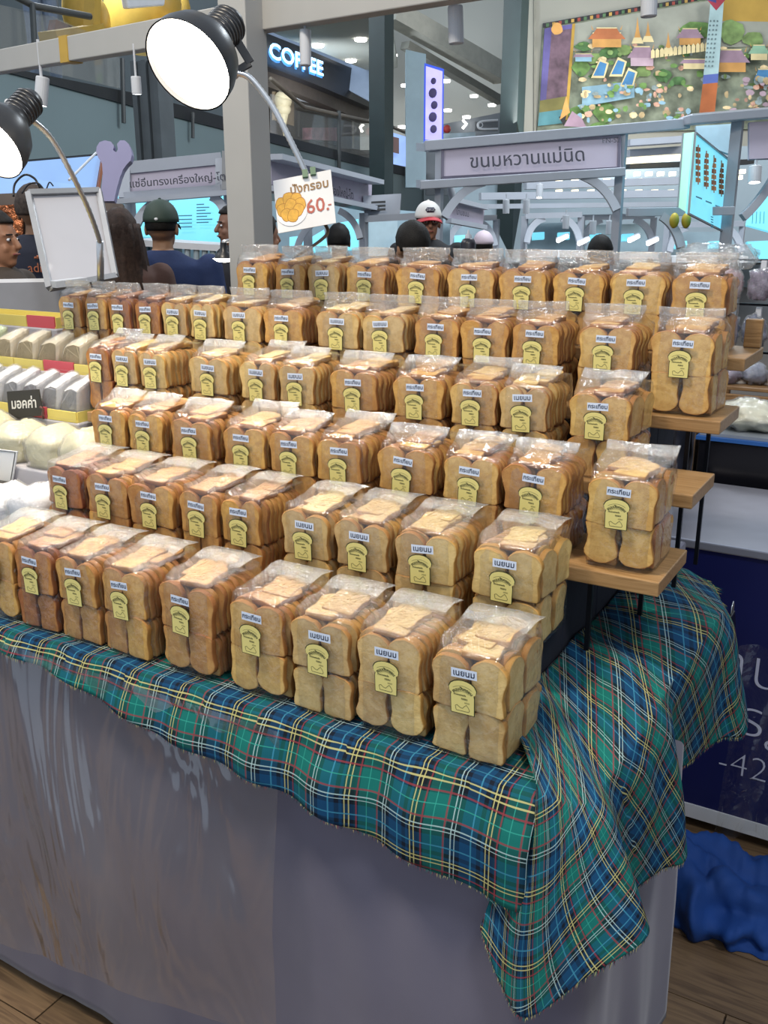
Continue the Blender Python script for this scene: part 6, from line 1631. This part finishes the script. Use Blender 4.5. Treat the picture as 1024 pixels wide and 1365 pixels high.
        if hair == 'long':
            vs = []; K = 16
            for i in range(K + 1):
                f = i / K; z = hz + 0.06 - f * 0.40
                for j in range(n + 1):
                    ph = PI * (-0.12) + PI * 1.24 * j / n
                    r = (0.090 + 0.040 * f ** 0.7) * (1 + 0.06 * math.sin(ph * 17 + f * 3) + 0.10 * nz(ph * 3, f * 3))
                    vs.append((r * 1.0 * math.cos(ph), 0.012 + r * 1.05 * math.sin(ph), z))
            W = n + 1; mb.add(vs, [(i * W + j, i * W + j + 1, (i + 1) * W + j + 1, (i + 1) * W + j) for i in range(K) for j in range(n)])
        o = fin(mb, 'hair', hm, 0, 0); md = o.modifiers.new('thick', 'SOLIDIFY'); md.thickness = 0.010; md.offset = 0
    if cap:
        mb = MB(); n, K = 28, 10; vs = []; crown, visor = mat('cap_' + cap[0], cap[0], 0.7, var=0.06), mat('cap_' + cap[1], cap[1], 0.7, var=0.06)
        for i in range(K + 1):
            th = PI * 0.50 * i / K
            for j in range(n):
                ph = 2 * PI * j / n; vs.append((0.090 * math.sin(th) * math.cos(ph), 0.010 + 0.108 * math.sin(th) * math.sin(ph), hz + 0.030 + 0.112 * math.cos(th) ** 0.9))
        mb.add(vs, [(i * n + j, (i + 1) * n + j, (i + 1) * n + (j + 1) % n, i * n + (j + 1) % n) for i in range(K) for j in range(n)])
        mb.ball((0, 0.01, hz + 0.143), (0.008, 0.008, 0.005), n=8, k=6)
        o = fin(mb, 'cap', crown, 0, 0); md = o.modifiers.new('thick', 'SOLIDIFY'); md.thickness = 0.006
        vs = []
        for i in range(7):
            f = i / 6
            for j in range(13):
                a = PI * (1.12 + 0.76 * j / 12); vs.append(((0.088 + 0.0 * f) * math.cos(a) * (1 + 0.02 * f), 0.010 + 0.104 * math.sin(a) - f * 0.060 * abs(math.sin(a)), hz + 0.034 - f * 0.020 - 0.012 * math.cos(a) ** 2 * 2))
        mb = MB(); mb.add(vs, [(i * 13 + j, i * 13 + j + 1, (i + 1) * 13 + j + 1, (i + 1) * 13 + j) for i in range(6) for j in range(12)])
        o = fin(mb, 'cap_visor', visor, 0, 0); md = o.modifiers.new('thick', 'SOLIDIFY'); md.thickness = 0.005
        if len(cap) > 2:
            mb = MB(); y = -0.100; hx = [(-0.034, 0), (-0.022, 0.016), (0.022, 0.016), (0.034, 0), (0.022, -0.016), (-0.022, -0.016)]
            mb.slab([(x, y + 0.004, hz + 0.082 + z) for x, z in hx], 0.004, (0, -1, 0), 0); add_text(mb, cap[2], 0.022, M_CARD, (0, y - 0.0005, hz + 0.082), (1, 0, 0), (0, 0, 1), 1)
            fin(mb, 'emblem', [mat('emblem_navy', '1d2440', 0.6), M_CARD], 0, 0)
        elif cap[0] == '2d3d35':
            mb = MB(); mb.ball((0, 0.118, hz + 0.045), (0.010, 0.003, 0.007), n=8, k=6); fin(mb, 'cap_logo', M_CARD, 0, 0)
    if facial:
        for sx in (-1, 1):
            mb = MB(); mb.ball((sx * 0.030, -0.078, hz + 0.008), (0.013, 0.008, 0.007), n=12, k=8); fin(mb, 'eye', M_CARD, 0, 0)
            mb = MB(); mb.ball((sx * 0.030, -0.085, hz + 0.008), (0.006, 0.003, 0.006), n=10, k=6); fin(mb, 'iris', mat('iris_dark', '1c120c', 0.2), 0, 0)
            mb = MB(); capsule(mb, (sx * 0.016, -0.086, hz + 0.030), (sx * 0.044, -0.078, hz + 0.030), 0.004, 0.003, 6, 4); fin(mb, 'eyebrow', hm, 0, 0)
        mb = MB(); capsule(mb, (-0.020, -0.089, hz - 0.054), (0.020, -0.089, hz - 0.054), 0.0042, 0.0042, 8, 4); fin(mb, 'mouth', mat('lips', '8a4a44', 0.5), 0, 0)
    if glasses:
        mb = MB()
        for sx in (-1, 1):
            P = [Vector((sx * 0.031 + 0.022 * math.cos(a), -0.094, hz + 0.006 + 0.017 * math.sin(a))) for a in np.linspace(0, 2 * PI, 17)]; mb.tube(P, 0.0022, 6); mb.tube([(sx * 0.053, -0.092, hz + 0.008), (sx * 0.080, 0.0, hz + 0.004)], 0.002, 6)
        mb.tube([(-0.009, -0.096, hz + 0.008), (0.009, -0.096, hz + 0.008)], 0.002, 6); fin(mb, 'glasses', M_CLIP, 0, 0)
    if collar:
        mb = MB(); loft(mb, [(0, 0.02, 1.43, 0.105, 0.085), (0, 0.022, 1.48, 0.075, 0.070), (0, 0.024, 1.505, 0.072, 0.068)]); fin(mb, 'collar', mat('collar_' + collar, collar, 0.8), 0, 0)
    if logo: logo(root, s, fin)
    # tilt of scale mismatch: figure height already follows the head centre
    dz = hc.z - hz * s
    root.location.z = 0
    for c in root.children: c.location.z += dz * 0.0
    return root
AWAY = math.pi + YAW; TO = YAW
person('man seen from behind in a dark green cap and navy t-shirt', (216, 306), 4.6, AWAY, 'short', '14110e', '8d6a50', '1a2c55', cap=('2d3d35', '2d3d35'), build=1.28, sleeve=0.45)
person('long brown haired woman seen from behind beside the whiteboard', (160, 318), 4.3, AWAY + 0.4, 'long', '3a2a22', 'a87c62', '5a4038', sleeve=0.9)
person('person in profile with short dark hair cut by the left edge', (-2, 325), 3.9, TO + 1.3, 'short', '1d1713', '9a6c50', '4a4038', facial=True, build=0.85)
def tri_logo(root, s, fin):
    mb = MB(); y = 0.150
    for k, h in enumerate((0.010, 0.017, 0.024)):
        x = -0.035 - k * 0.012; mb.slab([(x + 0.005, y, 1.365), (x - 0.004, y, 1.365), (x - 0.004 - 0.004, y, 1.365 + h * 0.9), (x + 0.005 - 0.004, y, 1.365 + h)], 0.002, (0, 1, 0))
    add_text(mb, 'adidas', 0.064, mat('logo_orange', 'a8603c', 0.6), (-0.073, y + 0.001, 1.32), (-1, 0, 0), (0, 0, 1))
    o = fin(mb, 'logo', mat('logo_orange', 'a8603c', 0.6), 0, 0)
person('person in a dark navy jacket with an orange logo behind the whiteboard', (47, 283), 4.75, AWAY - 0.05, 'short', '4a3f38', '8d6a50', '1c2030', sleeve=1.0, build=1.18, logo=tri_logo)
p5 = person('dark haired vendor bending beside the white post behind the small lamp', (309, 304), 5.6, TO - 1.1, 'short', '120f0d', '7d5a48', '26262c', arms='hold', sleeve=0.9, facial=True)
p6 = person('person behind the price card lifting a dark phone', (352, 318), 5.0, TO + 2.3, 'short', '1a1512', '9b6e55', '3f4a78', arms='phone')
p7 = person('black haired person seen from behind right of the price card', (452, 326), 6.2, AWAY, 'short', '0e0c0b', '8d6a50', '3a3a44')
p8 = person('man with a red and white cap and glasses in a black jacket', (571, 298), 6.1, TO + 0.10, 'short', '1a1512', '9b6a52', '17181c', cap=('d8d6d2', 'b8303a', 'DEUS'), facial=True, glasses=True, sleeve=1.0, build=1.1)
p9 = person('dark haired person with a cream collar in front of the capped man', (548, 334), 4.4, AWAY + 0.5, 'short', '17130f', '8d6a50', '1a1a1e', collar='b9a98a', sleeve=0.9)
p10 = person('person whose black hair just shows above the top row at right', (799, 344), 5.6, AWAY, 'short', '0c0b0a', '8d6a50', '3a3a44')
p11 = person('distant person in a pale white cap right of the black bottle', (644, 333), 7.0, AWAY, 'short', '17130f', '8d6a50', '74747c', cap=('c9b9c4', 'c9b9c4'))
# the visitor up on the gallery stands on the upper floor
fz = fa.z
hc = PL(42, -118, 0.9)
pu = person('upstairs visitor in a pale blue grey shirt behind the gallery glass', (42, -118), (hc - C0).dot(FW), TO + 0.6, 'short', '17130f', '9b6e55', '7f8fa6', arms='hold', pants='6c7a90')
hcz = PL(42, -118, 0.9).z
# rebuild scale so that the figure is of ordinary height on the upper floor
k = 1.68 / (hcz + 0.115)
pu.scale = (k, k, k); pu.location.z = hcz + 0.115 * 1 - 1.68
# black bottle behind the top row
b0 = PD(624, 334, 4.2); bo = empty('black_bottle', (b0.x, b0.y, b0.z - 0.10), 'black bottle with a pointed cap between the capped man and pale cap', 'bottle')
mb = MB(); mb.lathe([(0.001, -0.10), (0.032, -0.10), (0.034, -0.09), (0.034, 0.030), (0.026, 0.048), (0.016, 0.052)], b0, (0, 0, 1), 24); mb.build('bottle_body', mat('bottle_black', '26222a', 0.35, var=0.3, scale=20), bo, smooth=True)
mb = MB(); mb.lathe([(0.016, 0.052), (0.014, 0.066), (0.005, 0.074), (0.004, 0.086), (0.001, 0.088)], b0, (0, 0, 1), 16); mb.build('bottle_cap', M_SPOTB, bo, smooth=True)
sb = MB().box((b0.x - 0.10, b0.y - 0.1, 0), (b0.x + 0.12, b0.y + 0.25, b0.z - 0.1005)).build('supply_shelf', mat('supply_grey', '6f7278', 0.6), bevel=0.004)
tag(sb, 'grey supply shelf behind the top row carrying the black bottle', 'shelf')
